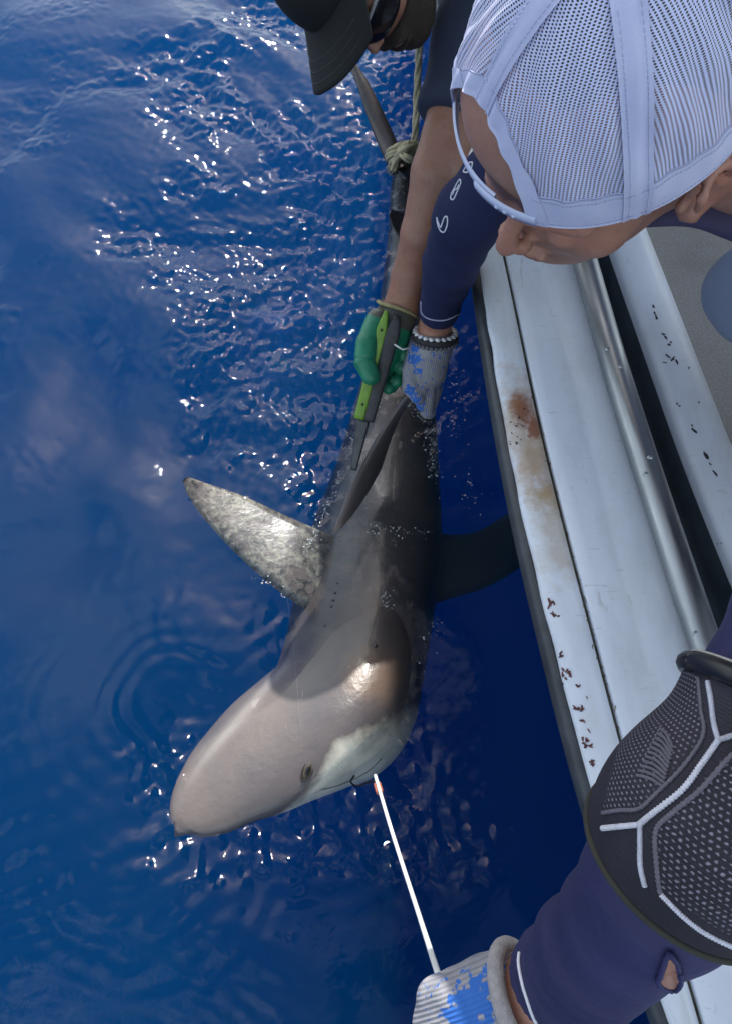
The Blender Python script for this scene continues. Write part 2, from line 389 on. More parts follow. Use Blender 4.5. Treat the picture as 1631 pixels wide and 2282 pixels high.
boat = thing('fishing_boat', (.9, 1, 0), 'white boat side with rust stained gunwale and a steel rail along it', 'boat')
def strip(name, cols, mat, thick=None):
    # cols: list of (x array or scalar offsets, z)
    n = len(YB); V = np.concatenate([np.stack([c[0], YB, np.broadcast_to(c[1], (n,))], -1) for c in cols])
    F = grid_faces(len(cols), n)[:, ::-1]; cum = [np.zeros(n)]
    for a, b in zip(cols[:-1], cols[1:]): cum.append(cum[-1]+np.hypot(b[0]-a[0], np.asarray(b[1])-np.asarray(a[1])))
    uv = np.concatenate([np.stack([c, YB], -1) for c in cum])
    return mesh_obj(name, V, F, mat, boat, True, uv)
# worn white gelcoat
def gelcoat(name, rust=False):
    m = NT(name); c = m.mix(m.ramp(m.noise(6, 5), .3, .7), (.68, .74, .83), (.75, .80, .88))
    gr = m.ramp(m.noise(3.2, 6, .65, stretch=(5, 1, 1)), .52, .8); c = m.mix(m.math('MULTIPLY', gr, .32), c, (.50, .49, .38))
    sc = m.ramp(m.noise(70, 4, .6, stretch=(1, .25, 1)), .66, .72); c = m.mix(m.math('MULTIPLY', sc, .35), c, (.33, .32, .30))
    gm = m.ramp(m.noise(11, 6, .7, stretch=(1, .35, 1)), .50, .68); c = m.mix(m.math('MULTIPLY', gm, .24), c, (.36, .38, .37))
    st2 = m.ramp(m.noise(130, 3, .7, stretch=(.25, 1.6, 1)), .64, .70); c = m.mix(m.math('MULTIPLY', st2, .30), c, (.27, .28, .28))
    if rust:
        yl = m.ramp(m.noise(4.5, 4, .6, stretch=(2, .6, 1)), .45, .66); c = m.mix(m.math('MULTIPLY', yl, .35), c, (.46, .44, .32))
        def blob(px, py, rad, colr, lo, hi, sc_=38, k=1.0):
            nonlocal c
            p = W(px, py, GZ); d = m.add('VectorMath', operation='DISTANCE'); mp = m.add('Mapping')
            mp.inputs['Scale'].default_value = (2.0, 1, 0); m.L(m.co('Object'), mp.inputs[0]); m.L(mp.outputs[0], d.inputs[0])
            d.inputs[1].default_value = ((p[0]-boat.location[0]*0)*2.0, p[1], 0)
            f = m.math('ADD', m.math('DIVIDE', d.outputs['Value'], rad), m.math('MULTIPLY', m.math('SUBTRACT', m.noise(sc_, 5, .65), .5), 1.9))
            c = m.mix(m.math('MULTIPLY', m.ramp(f, lo, hi, (1, 1, 1), (0, 0, 0)), k), c, colr)
        blob(1178, 960, .12, (.42, .27, .13), .45, 1.0, 30, .6); blob(1165, 918, .040, (.20, .055, .02), .3, 1.0, 70, .85)
        blob(1190, 960, .035, (.24, .08, .03), .4, .8, 60, .9); blob(1205, 1045, .07, (.40, .25, .12), .4, .9, 50, .55)
        blob(1150, 905, .03, (.28, .12, .05), .3, 1.0, 80, .8); blob(1225, 1110, .05, (.36, .22, .11), .3, .9, 70, .6); blob(1245, 1180, .10, (.44, .34, .18), .3, .9, 30, .5)
    m.set(c, m.ramp(m.noise(25, 4), .3, .7, (.32,)*3, (.5,)*3)); m.bump(m.noise(38, 5, .6), .35, .0016); return m.m
GEL = gelcoat('white gelcoat'); GELR = gelcoat('stained white gelcoat', True)
RUBBER = simple('black rub rail', (.035, .042, .05), .45, .4, 30, .25, 60, dist=.001)
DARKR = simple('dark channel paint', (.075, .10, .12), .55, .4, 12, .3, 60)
e0 = .004*np.array([0]*len(YB))
lump = .0016*vnoise(np.stack([YB*0, YB, YB*0], -1), 60, 3)+.0008*vnoise(np.stack([YB*0, YB, YB*0], -1), 170, 4)
strip('hull', [(L0+.5, -1.2), (L0+.24, -.2), (L0+.14, .06), (L0+.004, GZ-.05), (L0+.001, GZ-.012)], simple('dark wet hull', (.07, .085, .10), .4, .5, 8, .3, 40))
V_, F_ = [], []
strip('rub_rail', [(L0+.002, GZ-.052), (L0-.008, GZ-.046), (L0-.012, GZ-.032), (L0-.011, GZ-.019), (L0-.006, GZ-.010), (L0-.001, GZ-.009)], RUBBER)
gw = .0028
strip('gunwale_edge', [(L0+lump, GZ-.014), (L0+lump, GZ-.004), (L0+.004+lump, GZ+.001), (L0+.02, GZ+.003+lump), (LG-.012, GZ+.004+lump), (LG-gw-.002, GZ+.0045), (LG-gw, GZ+.003), (LG-gw, GZ-.006)], GELR)
strip('groove', [(LG-gw-.001, GZ-.005), (LG+gw+.001, GZ-.005)], simple('grimy sealant', (.09, .085, .06), .9, .6, 60, .8, 300, dist=.003))
strip('gunwale', [(LG+gw, GZ-.006), (LG+gw, GZ+.003), (LG+gw+.003, GZ+.005), (LG+.02, GZ+.007), (LT-.006, GZ+.008), (LT, GZ+.0085), (LT+.008, GZ+.011), (LP-.03, GZ+.013), (LP+.012, GZ+.013), (LP+.016, GZ+.010), (LP+.018, GZ-.1)], GEL)
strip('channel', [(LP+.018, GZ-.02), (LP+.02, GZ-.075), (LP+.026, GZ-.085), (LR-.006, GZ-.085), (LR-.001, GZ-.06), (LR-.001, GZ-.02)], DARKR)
strip('coaming', [(LR, GZ-.10), (LR, GZ-.008), (LR+.004, GZ-.001), (LR+.012, GZ+.001), (LR+.05, GZ-.002), (LR+.065, GZ-.008), (LR+.08, GZ-.022), (LR+.105, GZ-.07), (LR+.135, GZ-.15), (LR+.15, GZ-.20)], GEL)
dk = NT('grey non-skid deck'); dc = dk.mix(dk.ramp(dk.noise(240, 2), .4, .65), (.24, .235, .225), (.32, .31, .30))
dc = dk.mix(dk.math('MULTIPLY', dk.ramp(dk.noise(5, 5), .45, .7), .5), dc, (.12, .115, .10)); dk.set(dc, .8); dk.bump(dk.noise(300, 2), .35, .0015)
strip('deck', [(LR+.149, GZ-.198), (LR+.16, GZ-.205), (LR+.18, GZ-.206), (LR+2.2, GZ-.206)], dk.m)
# steel rail, slightly beaded and dented, with screws and joints
m = NT('brushed stainless steel'); m.set(m.mix(m.ramp(m.noise(14, 5, stretch=(1, .2, 1)), .35, .7), (.28, .30, .31), (.44, .46, .48)), m.ramp(m.noise(30, 4, stretch=(3, .3, 1)), .3, .7, (.3,)*3, (.5,)*3), 1.0); m.bump(m.noise(60, 4, stretch=(2, .3, 1)), .25, .001); STEEL = m.m
PR = .0185
pipe = np.stack([LP, YB, np.full(len(YB), GZ+.028)], -1); pp = catmull(pipe[::4], 520)
tube('steel_rail', pp, PR+.0004*vnoise(pp, 25, 9), STEEL, boat, 20)
tube('rail_foot', pp-np.array([0, 0, .013]), .0075, simple('dull steel', (.2, .21, .22), .4, .3, 20, .2, metal=1), boat, 8)
tree_b = bvh(bpy.data.objects['steel_rail'])
sv, sf = sphere_vf((0, 0, 0), (.0036, .0036, .0014))
sm0 = None
for px, py in ((1352, 778), (1382, 818), (1437, 1057), (1447, 1020), (1548, 1412)):
    q = trace(tree_b, [(px, py), (px, py)], 0, -.0001)
    if len(q):
        n_ = nrm(CC-q[0]); a_ = nrm(np.cross(n_, [0, 1, 0])); R_ = np.stack([a_, np.cross(n_, a_), n_], 1)
        if sm0 is None: sm0 = mesh_obj('screw', sv@R_.T, sf, STEEL, boat); so = sm0
        else: so = sm0.copy(); COL.objects.link(so)
        so.matrix_parent_inverse = Matrix.Translation(boat.location).inverted(); so.location = q[0]
# paint chips and blood flecks lying on the gunwale, laid flat on its surface
def flecks(name, spots, mat, objs, seed=0):
    r = np.random.default_rng(seed); ts = [bvh(bpy.data.objects[o]) for o in objs]; parts = []
    for px, py, s, el, ang in spots:
        hit = None
        for t in ts:
            h = t.ray_cast(Vector(CC), Vector(nrm(ray(px, py))))
            if h[0] is not None and (hit is None or h[3] < hit[3]): hit = h
        if hit is None: continue
        p = np.array(hit[0]); n_ = np.array(hit[1]); n_ = n_ if n_@(CC-p) > 0 else -n_
        a_ = nrm(np.cross(n_, [math.sin(ang), math.cos(ang), 0])); b_ = np.cross(n_, a_); k = 9
        rr = s*r.uniform(.45, 1.1, k); th = np.linspace(0, 2*np.pi, k, endpoint=False)
        ring = p+n_*.0007+rr[:, None]*(np.cos(th)[:, None]*a_*el+np.sin(th)[:, None]*b_/el)
        parts.append((np.vstack([ring, ring-n_*.0012]), [list(range(k))]+[[i, i+k, (i+1) % k+k, (i+1) % k] for i in range(k)]))
    v, f = join_vf(parts); o = mesh_obj(name, v, f, mat, boat, False); tag(o, kind='stuff'); return o
r = np.random.default_rng(5)
chips = [(1455, 683, .0035, 1.6, 1.4), (1457, 697, .0025, 1.3, 1.5), (1461, 707, .004, 1.9, 1.5), (1477, 745, .003, 1.2, .6), (1482, 752, .003, 1.6, 1.2), (1490, 768, .003, 1.1, 0), (1494, 763, .002, 1.1, 0),
         (1487, 794, .003, 1.8, .9), (1497, 801, .0045, 1.9, 2.3), (1507, 806, .0035, 2.1, 1.4), (1480, 808, .002, 2, .2), (1546, 960, .0045, 1.8, .8), (1541, 948, .002, 1.5, 1.4), (1572, 1015, .0045, 1.6, 1.3),
         (1581, 1034, .002, 1.4, 1), (1592, 1055, .004, 1.8, 1.2), (1556, 897, .002, 1.6, 1.8), (1534, 820, .0018, 1.8, 2.2), (1508, 900, .0018, 1.4, .5), (1513, 905, .0018, 1.2, .5)]
chips += [(1187+r.normal(0, 2), 880+r.uniform(0, 8), .0022, 1.2, 0) for _ in range(2)]
chips += [(1160+r.uniform(-25, 12), 920+r.uniform(-10, 70), r.uniform(.0008, .0018), 1.5, r.uniform(0, 3)) for _ in range(16)]
flecks('paint_chip', chips, simple('exposed dark primer', (.03, .035, .045), .8, .3), ['coaming', 'gunwale_edge', 'gunwale'], 3)
bl = []
for px, py, n in ((1228, 1345, 6), (1235, 1372, 4), (1250, 1460, 4), (1258, 1498, 6), (1262, 1515, 4), (1284, 1578, 3), (1292, 1580, 4), (1294, 1602, 2), (1308, 1560, 1), (1304, 1650, 3), (1312, 1662, 3), (1318, 1698, 3), (1320, 1705, 3), (1290, 1525, 2), (1604, 1206, 2), (1312, 1634, 1), (1428, 1668, 2)):
    for _ in range(n): bl.append((px+r.normal(0, 5), py+r.normal(0, 4.5), r.uniform(.0012, .0032), r.uniform(1, 1.9), r.uniform(0, 3)))
flecks('dried_blood_fleck', bl, simple('dried blood', (.10, .035, .035), .6, .5, 90), ['gunwale_edge', 'gunwale', 'coaming'], 4)
# edge wear along the groove: short raised flakes
fl = []
for y0 in np.linspace(930, 1700, 120):
    gx = np.interp(y0, [890, 1080, 1330, 1500, 1710], [1190, 1232, 1297, 1342, 1395]); 
    if r.random() < .75: fl.append((gx+r.normal(1, 2.5), y0, r.uniform(.0008, .0022), r.uniform(.5, .9), .2))
flecks('groove_flake', fl, simple('flaking sealant', (.22, .21, .15), .9, .5, 90), ['gunwale', 'gunwale_edge'], 6)
# ------------------------------------------------------------------ the shark
st = [ # px, py, z, half width, top, bottom, roll(deg), grey/cream boundary angle (deg above the lateral line, on the boat side)
 (402, 1850, .000, .012, .008, .010, 8, -60),
 (416, 1832, -.002, .036, .016, .018, 8, -50),
 (452, 1795, -.008, .060, .024, .026, 10, -40),
 (512, 1738, -.016, .083, .034, .040, 12, -26),
 (588, 1680, -.028, .104, .048, .070, 16, 4),
 (672, 1612, -.044, .124, .062, .122, 30, 24),
 (742, 1545, -.058, .130, .074, .156, 36, -14),
 (785, 1440, -.096, .132, .084, .132, 28, -70),
 (812, 1310, -.136, .138, .094, .130, 24, -30),
 (838, 1190, -.156, .134, .098, .120, 20, -30),
 (862, 1060, -.165, .112, .094, .112, 14, -5),
 (882, 900, -.150, .088, .084, .095, 8, -10),
 (896, 740, -.135, .064, .064, .070, 4, -10),
 (900, 560, -.105, .044, .046, .048, 0, -10),
 (896, 440, -.045, .030, .032, .032, 0, -10),
 (897, 350, .035, .021, .025, .025, 0, -10)]
C0 = np.array([W(s[0], s[1], s[2]) for s in st]); NS = 110
par = catmull(np.array([s[3:] for s in st]), NS); SP = catmull(C0, NS)
par[:, :3] = np.maximum(par[:, :3], .006)
Tn = np.gradient(SP, axis=0); Tn /= np.linalg.norm(Tn, axis=1)[:, None]
NA = 72; ang = np.linspace(0, 2*np.pi, NA, endpoint=False)
BV = []; GR = []; SLOT = []
for i in range(NS):
    t = Tn[i]; lat = nrm(np.cross(t, [0, 0, 1])); up = np.cross(lat, t)   # lat: towards the boat side
    if lat[0] < 0: lat, up = -lat, up
    if up[2] < 0: up = -up
    ro = math.radians(par[i, 3]); u2 = up*math.cos(ro)-lat*math.sin(ro); l2 = lat*math.cos(ro)+up*math.sin(ro)
    ca, sa = np.cos(ang), np.sin(ang); e = .86
    x = np.sign(ca)*np.abs(ca)**e*par[i, 0]; y = np.sign(sa)*np.abs(sa)**e*np.where(sa > 0, par[i, 1], par[i, 2])
    # brow ridge, flattened snout
    f = i/(NS-1)
    if .10 < f < .55: x = x*(1+.05*np.exp(-((np.degrees(ang)-(-30))/25)**2))
    BV.append(SP[i]+x[:, None]*l2+y[:, None]*u2)
    dg = np.degrees(np.arctan2(sa, ca)); dl = np.where(dg > 90, 180-dg, np.where(dg < -90, -180-dg, dg))
    GR.append(np.where(ca > 0, dl-par[i, 4], dl+25)); SLOT.append(np.full(NA, f))
BV = np.array(BV); GR = np.array(GR).ravel(); SLOT = np.array(SLOT).ravel()
nvb = BV.reshape(-1, 3)
# soft muscle relief
nvb = nvb+np.tile(np.array([0, 0, 1.0]), (len(nvb), 1))*(.0012*vnoise(nvb, 18, 12))[:, None]
tip = SP[0]-Tn[0]*.012; end = SP[-1]+Tn[-1]*.004
BF = []
for i in range(NS-1):
    for j in range(NA):
        k = (j+1) % NA; BF.append([i*NA+j, i*NA+k, (i+1)*NA+k, (i+1)*NA+j])
o_ = len(nvb); BF += [[o_, (j+1) % NA, j] for j in range(NA)]+[[o_+1, (NS-1)*NA+j, (NS-1)*NA+(j+1) % NA] for j in range(NA)]
bodyV = np.vstack([nvb, [tip], [end]]); GRv = np.r_[GR, 60, 60]
def fin(lead, trail, thick, n=26, k=10, both=1.0):
    # lead/trail: matching 3-D edge curves from root to tip -> lens-section fin
    A = catmull(lead, n); B = catmull(trail, n); Vv = []; nr = nrm(np.cross(A[n//2]-A[0], B[0]-A[0]))
    s = np.linspace(0, 1, n)
    for i in range(n):
        th = thick*(1-.8*s[i]); c = np.linspace(0, 1, k); prof = th*np.sqrt(c)*(1-c)*2.2
        P = A[i]+(B[i]-A[i])*c[:, None]
        Vv.append(np.vstack([P+nr*prof[:, None], (P-nr*prof[:, None])[::-1][1:-1]]))
    Vv = np.array(Vv); m2 = Vv.shape[1]
    F = []
    for i in range(n-1):
        for j in range(m2):
            q = (j+1) % m2; F.append([i*m2+j, i*m2+q, (i+1)*m2+q, (i+1)*m2+j])
    F.append([j for j in range(m2)]); F.append([(n-1)*m2+j for j in range(m2)][::-1])
    return Vv.reshape(-1, 3), F
fins = []
z = lambda px, py, h: W(px, py, h)
fins.append(fin([z(700, 1370, -.08), z(632, 1325, -.045), z(552, 1258, -.036), z(478, 1182, -.026), z(424, 1112, -.012), z(408, 1072, .003)],
                [z(770, 1205, -.09), z(690, 1172, -.048), z(618, 1140, -.040), z(540, 1104, -.028), z(470, 1080, -.014), z(418, 1062, .003)], .012))
fins.append(fin([z(900, 1370, -.17), z(1000, 1335, -.21), z(1080, 1310, -.26), z(1150, 1270, -.32), z(1200, 1225, -.37), z(1225, 1180, -.40)],
                [z(900, 1170, -.17), z(985, 1190, -.21), z(1060, 1185, -.26), z(1130, 1145, -.32), z(1180, 1120, -.37), z(1215, 1150, -.40)], .013))
# dorsal fin rising out of the water into the gloved hand
fins.append(fin([z(742, 1190, .00), z(785, 1080, .022), z(835, 985, .07), z(880, 915, .12), z(905, 880, .15), z(922, 862, .165)],
                [z(850, 1045, -.02), z(868, 990, .015), z(888, 940, .06), z(908, 905, .10), z(930, 882, .145), z(934, 868, .163)], .011))
fins.append(fin([z(902, 560, -.01), z(884, 525, .01), z(872, 500, .03), z(866, 480, .045)], [z(902, 470, .0), z(892, 470, .015), z(880, 468, .032), z(872, 466, .043)], .006))
# tail: long upper lobe reaching up and left, short lower lobe
fins.append(fin([z(906, 372, .035), z(882, 310, .07), z(850, 240, .105), z(822, 185, .135), z(798, 148, .155), z(780, 120, .17)],
                [z(872, 390, .02), z(842, 322, .06), z(815, 252, .10), z(797, 195, .13), z(780, 152, .15), z(770, 120, .17)], .020))
fins.append(fin([z(884, 380, .03), z(915, 340, .0), z(935, 300, -.04), z(940, 280, -.06)], [z(905, 400, .03), z(925, 355, .0), z(938, 310, -.04), z(944, 284, -.06)], .007))
allv = [bodyV]; allf = list(BF); off = len(bodyV); gr = [GRv]
for k_, (v, f) in enumerate(fins):
    allf += [[a+off for a in q] for q in f]; allv.append(v); off += len(v); gr.append(np.full(len(v), 40.0))
m = NT('shark skin')
g = m.attr('grey'); nz = m.noise(45, 4, .6)
f = m.ramp(m.math('ADD', m.math('DIVIDE', g, 26.0), m.math('MULTIPLY', nz, .8)), .05, .75)
gc = m.mix(m.ramp(m.noise(7, 5), .35, .68), (.100, .092, .098), (.160, .130, .115)); gc = m.mix(m.math('MULTIPLY', m.ramp(m.noise(260, 2), .4, .65), .3), gc, (.12, .105, .10))
cc = m.mix(m.ramp(m.noise(22, 5), .4, .65), (.74, .72, .60), (.52, .52, .43))
wp = W(830, 1510, .02); dn = m.add('VectorMath', operation='DISTANCE'); m.L(m.co('Object'), dn.inputs[0]); dn.inputs[1].default_value = tuple(map(float, wp))
tan_ = m.ramp(m.math('ADD', m.math('DIVIDE', dn.outputs['Value'], .085), m.math('MULTIPLY', m.noise(20, 4), .6)), .7, 1.25, (1, 1, 1), (0, 0, 0))
gc = m.mix(m.math('MULTIPLY', tan_, .8), gc, (.21, .145, .105))        # tan patch on the cheek
c = m.mix(f, cc, gc)
sc1 = m.ramp(m.noise(26, 5, .7, stretch=(1, .18, 1), dist=.6), .665, .69); c = m.mix(m.math('MULTIPLY', sc1, .45), c, (.42, .38, .34))
sc2 = m.ramp(m.noise(40, 4, .7, stretch=(.2, 1, 1), dist=.5), .69, .71); c = m.mix(m.math('MULTIPLY', sc2, .5), c, (.07, .06, .06))
c = m.mix(m.attr('ridge'), c, m.mix(.55, c, (.40, .37, .34)))
fm = m.attr('caustic_mottle'); c = m.mix(m.math('MULTIPLY', fm, m.ramp(m.noise(32, 5, .65, dist=1.2), .44, .60)), c, (.25, .25, .20))  # left fin: rippling light through the water painted in as mottling
c = m.mix(m.math('MULTIPLY', fm, m.ramp(m.noise(70, 4, .65, dist=.8), .46, .62)), c, (.045, .047, .045))
c = m.mix(m.attr('back'), c, m.mix(1.0, c, (.27, .25, .26), 'MULTIPLY')); m.set(c, .36, spec=.45); m.b.inputs['Coat Weight'].default_value = .22; m.b.inputs['Coat Roughness'].default_value = .10  # darker dorsal skin, with shade over the mid and rear body painted in
m.b.inputs['Specular IOR Level'].default_value = .5
m.bump(m.math('ADD', m.noise(20, 5, .6), m.math('ADD', m.math('MULTIPLY', m.noise(90, 3), .22), m.math('MULTIPLY', m.noise(420, 2), .06))), .45, .005)
shark = thing('shark', SP[40], 'grey shark with cream jaw lying in the water beside the boat', 'shark')
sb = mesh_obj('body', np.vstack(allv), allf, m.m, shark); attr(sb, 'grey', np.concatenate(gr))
mt = np.zeros(off); mt[len(bodyV):len(bodyV)+len(fins[0][0])] = 1; attr(sb, 'caustic_mottle', mt)
rg = np.zeros(off); A_ = np.tile(np.degrees(np.arctan2(np.sin(ang), np.cos(ang))), NS); rg[:NS*NA] = .8*np.exp(-((A_-118)/7)**2)*np.clip((SLOT-.12)/.1, 0, 1)*np.clip((.62-SLOT)/.1, 0, 1); attr(sb, 'ridge', rg)
dorsal_shade = np.zeros(off); dorsal_shade[:NS*NA] = np.clip((SLOT-.36)/.10, 0, 1); dorsal_shade[len(bodyV)+len(fins[0][0]):] = .8; o2 = len(bodyV)+len(fins[0][0])+len(fins[1][0]); dorsal_shade[o2:o2+len(fins[2][0])] = .2; dorsal_shade[NS*NA:NS*NA+2] = (0, 1); attr(sb, 'back', dorsal_shade)
tree_s = bvh(sb)
e_ = trace(tree_s, [(686, 1716)]*2, 0, 0)
if len(e_):
    n_ = nrm(CC-e_[0]); t_ = nrm(W(703, 1685, 0)-W(676, 1745, 0)); t_ = nrm(t_-n_*(t_@n_)); R_ = np.stack([t_, np.cross(n_, t_), n_], 1)
    v, f_ = sphere_vf(e_[0]-n_*.003, (.016, .0066, .0058), R_, 20, 13); eye = mesh_obj('eye', v, f_, simple('olive brown eye', (.05, .042, .028), .25, .5, 150, .1), shark)
    v, f_ = sphere_vf(e_[0]+n_*.0020, (.0072, .0030, .0022), R_, 16, 9); mesh_obj('pupil', v, f_, BLACKGLOSS, eye)
    P_ = [e_[0]+t_*.0172*math.cos(a)+np.cross(n_, t_)*.0072*math.sin(a)-n_*.001 for a in np.linspace(0, 2*np.pi, 26)]
    tube('eyelid', P_, .0016, simple('dark lid', (.035, .03, .026), .9, bump=.1), shark, 8)
# nostril, gill slits and parasites
def line_on(name, pts, r_, mat, parent, tree, off=.0002, n=30):
    P = trace(tree, pts, n, off)
    return tube(name, P, r_, mat, parent, 6) if len(P) > 3 else None
DARKSKIN = simple('dark fold', (.05, .045, .045), .5)
pore = None
for x, y, r_ in ((752, 1300, .0022), (747, 1322, .0030), (743, 1338, .0034), (739, 1352, .0030), (724, 1394, .0024), (836, 1440, .0042)):
    q = trace(tree_s, [(x, y)]*2, 0, -.0004)
    if len(q): v, f_ = sphere_vf(q[0], r_, None, 10, 7); mesh_obj('skin_pore', v, f_, DARKSKIN, shark)
line_on('mouth_fold', [(716, 1760), (760, 1748), (815, 1722), (850, 1690)], .0020, simple('jaw fold', (.22, .2, .16), .5), shark, tree_s, -.0008)

# ------------------------------------------------------------------ rope, leader, hook, line
def rope(name, P, r, mat, parent=None, twist=70, n=None):
    P = np.asarray(P); n = n or max(40, len(P)); Q = catmull(P, n); T, N, B = frames(Q); L = np.r_[0, np.cumsum(np.linalg.norm(np.diff(Q, axis=0), axis=1))]
    parts = []
    for k in range(3):
        a = L*twist/ (r/.005)+k*2*np.pi/3; parts.append(tube_vf(Q+.55*r*(np.cos(a)[:, None]*N+np.sin(a)[:, None]*B), r*.62, 7))
    v, f = join_vf(parts); return mesh_obj(name, v, f, mat, parent)
ROPE = simple('weathered pale rope', (.36, .33, .22), .9, .3, 60, .5, 500)
kc = W(897, 345, .05); px_ = lambda a, b, h: W(a, b, h)
rp = thing('tail_rope', kc, 'frayed pale rope knotted round the tail of the shark', 'rope')
rope('standing_line', [px_(912, 345, .09), px_(922, 315, .11), px_(926, 270, .14), px_(928, 210, .18), px_(931, 150, .23), px_(935, 60, .32), px_(940, -80, .45)], .0075, ROPE, rp, n=160)
for dz, tl in ((0, .3), (.012, -.25), (.024, .1)):
    ring = []
    for a in np.linspace(0, 2*np.pi, 22):
        c_ = W(896, 358, .045); t = nrm(W(850, 240, .105)-W(897, 400, .02)); lat = nrm(np.cross(t, [0, 0, 1])); up = np.cross(lat, t)
        ring.append(c_+t*(dz+.01*tl*math.cos(a))+lat*.030*math.cos(a)+up*.031*math.sin(a))
    rope('rope_turn', ring, .0068, ROPE, rp, n=70)
rope('knot', [px_(875, 380, .07), px_(885, 350, .095), px_(905, 330, .115), px_(925, 322, .11), px_(934, 338, .10), px_(925, 356, .09), px_(905, 352, .105), px_(890, 335, .10), px_(915, 318, .12)], .0075, ROPE, rp, n=120)
fr = []
for k_ in range(16):
    a0 = W(888+rng.normal(0, 4), 350, .08); b0 = W(868+rng.normal(0, 7), 385+rng.normal(0, 6), .02); mid = (a0+b0)/2+rng.normal(0, .006, 3)
    fr.append(tube_vf(catmull([a0, mid, b0], 12), .0009, 4))
v, f = join_vf(fr); tag(mesh_obj('frayed_strand', v, f, ROPE, rp), kind='stuff')

hand_low = D(985, 2205, .585)
ld = thing('leader_line', W(845, 1760, .02), 'white leader with coral sleeve running from shark jaw to grey glove', 'fishing leader')
tipL = W(840, 1738, .02)
WHITEROPE = simple('white braided cord', (.78, .80, .78), .6, .06, 200, .5, 900)
Lp = catmull([W(836, 1728, .02), W(872, 1850, .13), W(930, 2030, .31), D(984, 2196, .60), D(1010, 2260, .61)], 80)
tube('cord', Lp, .0026, WHITEROPE, ld, 8)
t = nrm(Lp[4]-Lp[0]); a_ = W(842, 1752, .028); tube('coral_sleeve', [a_-t*.006, a_-t*.005, a_+t*.016, a_+t*.018], [.003, .0058, .0056, .003], simple('coral rubber', (.55, .18, .10), .5), ld, 10)
tube('hook', catmull([W(838, 1740, .02), W(815, 1745, .01), W(795, 1752, .0), W(782, 1742, -.01), W(790, 1728, -.005)], 30), .0016, simple('black hook', (.02, .02, .02), .3, metal=1), ld, 6)
fl_ = thing('monofilament', W(640, 1330, .05), 'thin clear fishing line lying across the back of the shark', 'fishing line')
tube('line', catmull([W(640, 1325, .03), W(652, 1420, .045), W(660, 1500, .045), W(668, 1600, .045), W(674, 1680, .03)], 60), 0.00012, simple('clear nylon', (.3, .32, .36), .3), fl_, 5)

# ------------------------------------------------------------------ foam and bubbles along the body
ico = np.array([[0, 0, 1], [.89, 0, .45], [.28, .85, .45], [-.72, .53, .45], [-.72, -.53, .45], [.28, -.85, .45], [0, 0, -.6]])
icf = [[0, 1, 2], [0, 2, 3], [0, 3, 4], [0, 4, 5], [0, 5, 1], [6, 2, 1], [6, 3, 2], [6, 4, 3], [6, 5, 4], [6, 1, 5]]
fr_ = np.random.default_rng(33); fv_, ff_ = [], []; o_ = 0
tw_ = bvh(water)
for line_, spread, cnt in (([(905, 900), (940, 925), (955, 960), (962, 1010), (968, 1060)], 9, 420), ([(840, 880), (800, 960), (775, 1010)], 9, 120), ([(760, 1050), (735, 1110), (712, 1160), (690, 1215)], 9, 260),
                           ([(820, 1175), (880, 1182), (950, 1190)], 9, 110), ([(855, 1320), (862, 1350), (870, 1385)], 6, 70), ([(985, 1380), (945, 1430), (920, 1490)], 16, 60), ([(1010, 840), (1020, 900), (1005, 970)], 14, 120),
                           ([(640, 1330), (600, 1300), (570, 1285)], 7, 40), ([(885, 400), (880, 450), (875, 520)], 14, 200), ([(1030, 1050), (1060, 1120)], 22, 60)):
    C_ = catmull(line_, 200)
    for _ in range(cnt):
        c_ = C_[fr_.integers(200)]+fr_.normal(0, spread, 2)*(.4+.8*fr_.random()); h_ = tw_.ray_cast(Vector(CC), Vector(nrm(ray(*c_))))
        if h_[0] is None: continue
        r_ = .0003+.0012*fr_.random()**3; fv_.append(np.array(h_[0])+ico*r_*np.array([fr_.uniform(.6, 2.2), fr_.uniform(.6, 2.2), .4])); ff_ += [[a+o_ for a in q] for q in icf]; o_ += 7
FOAM = NT('foam'); FOAM.set((.62, .68, .72), .12); FOAM.b.inputs['Transmission Weight'].default_value = .35
foam = mesh_obj('foam_bubbles', np.concatenate(fv_), ff_, FOAM.m); tag(foam, 'scattered white bubbles and foam on the water around the shark', kind='stuff')
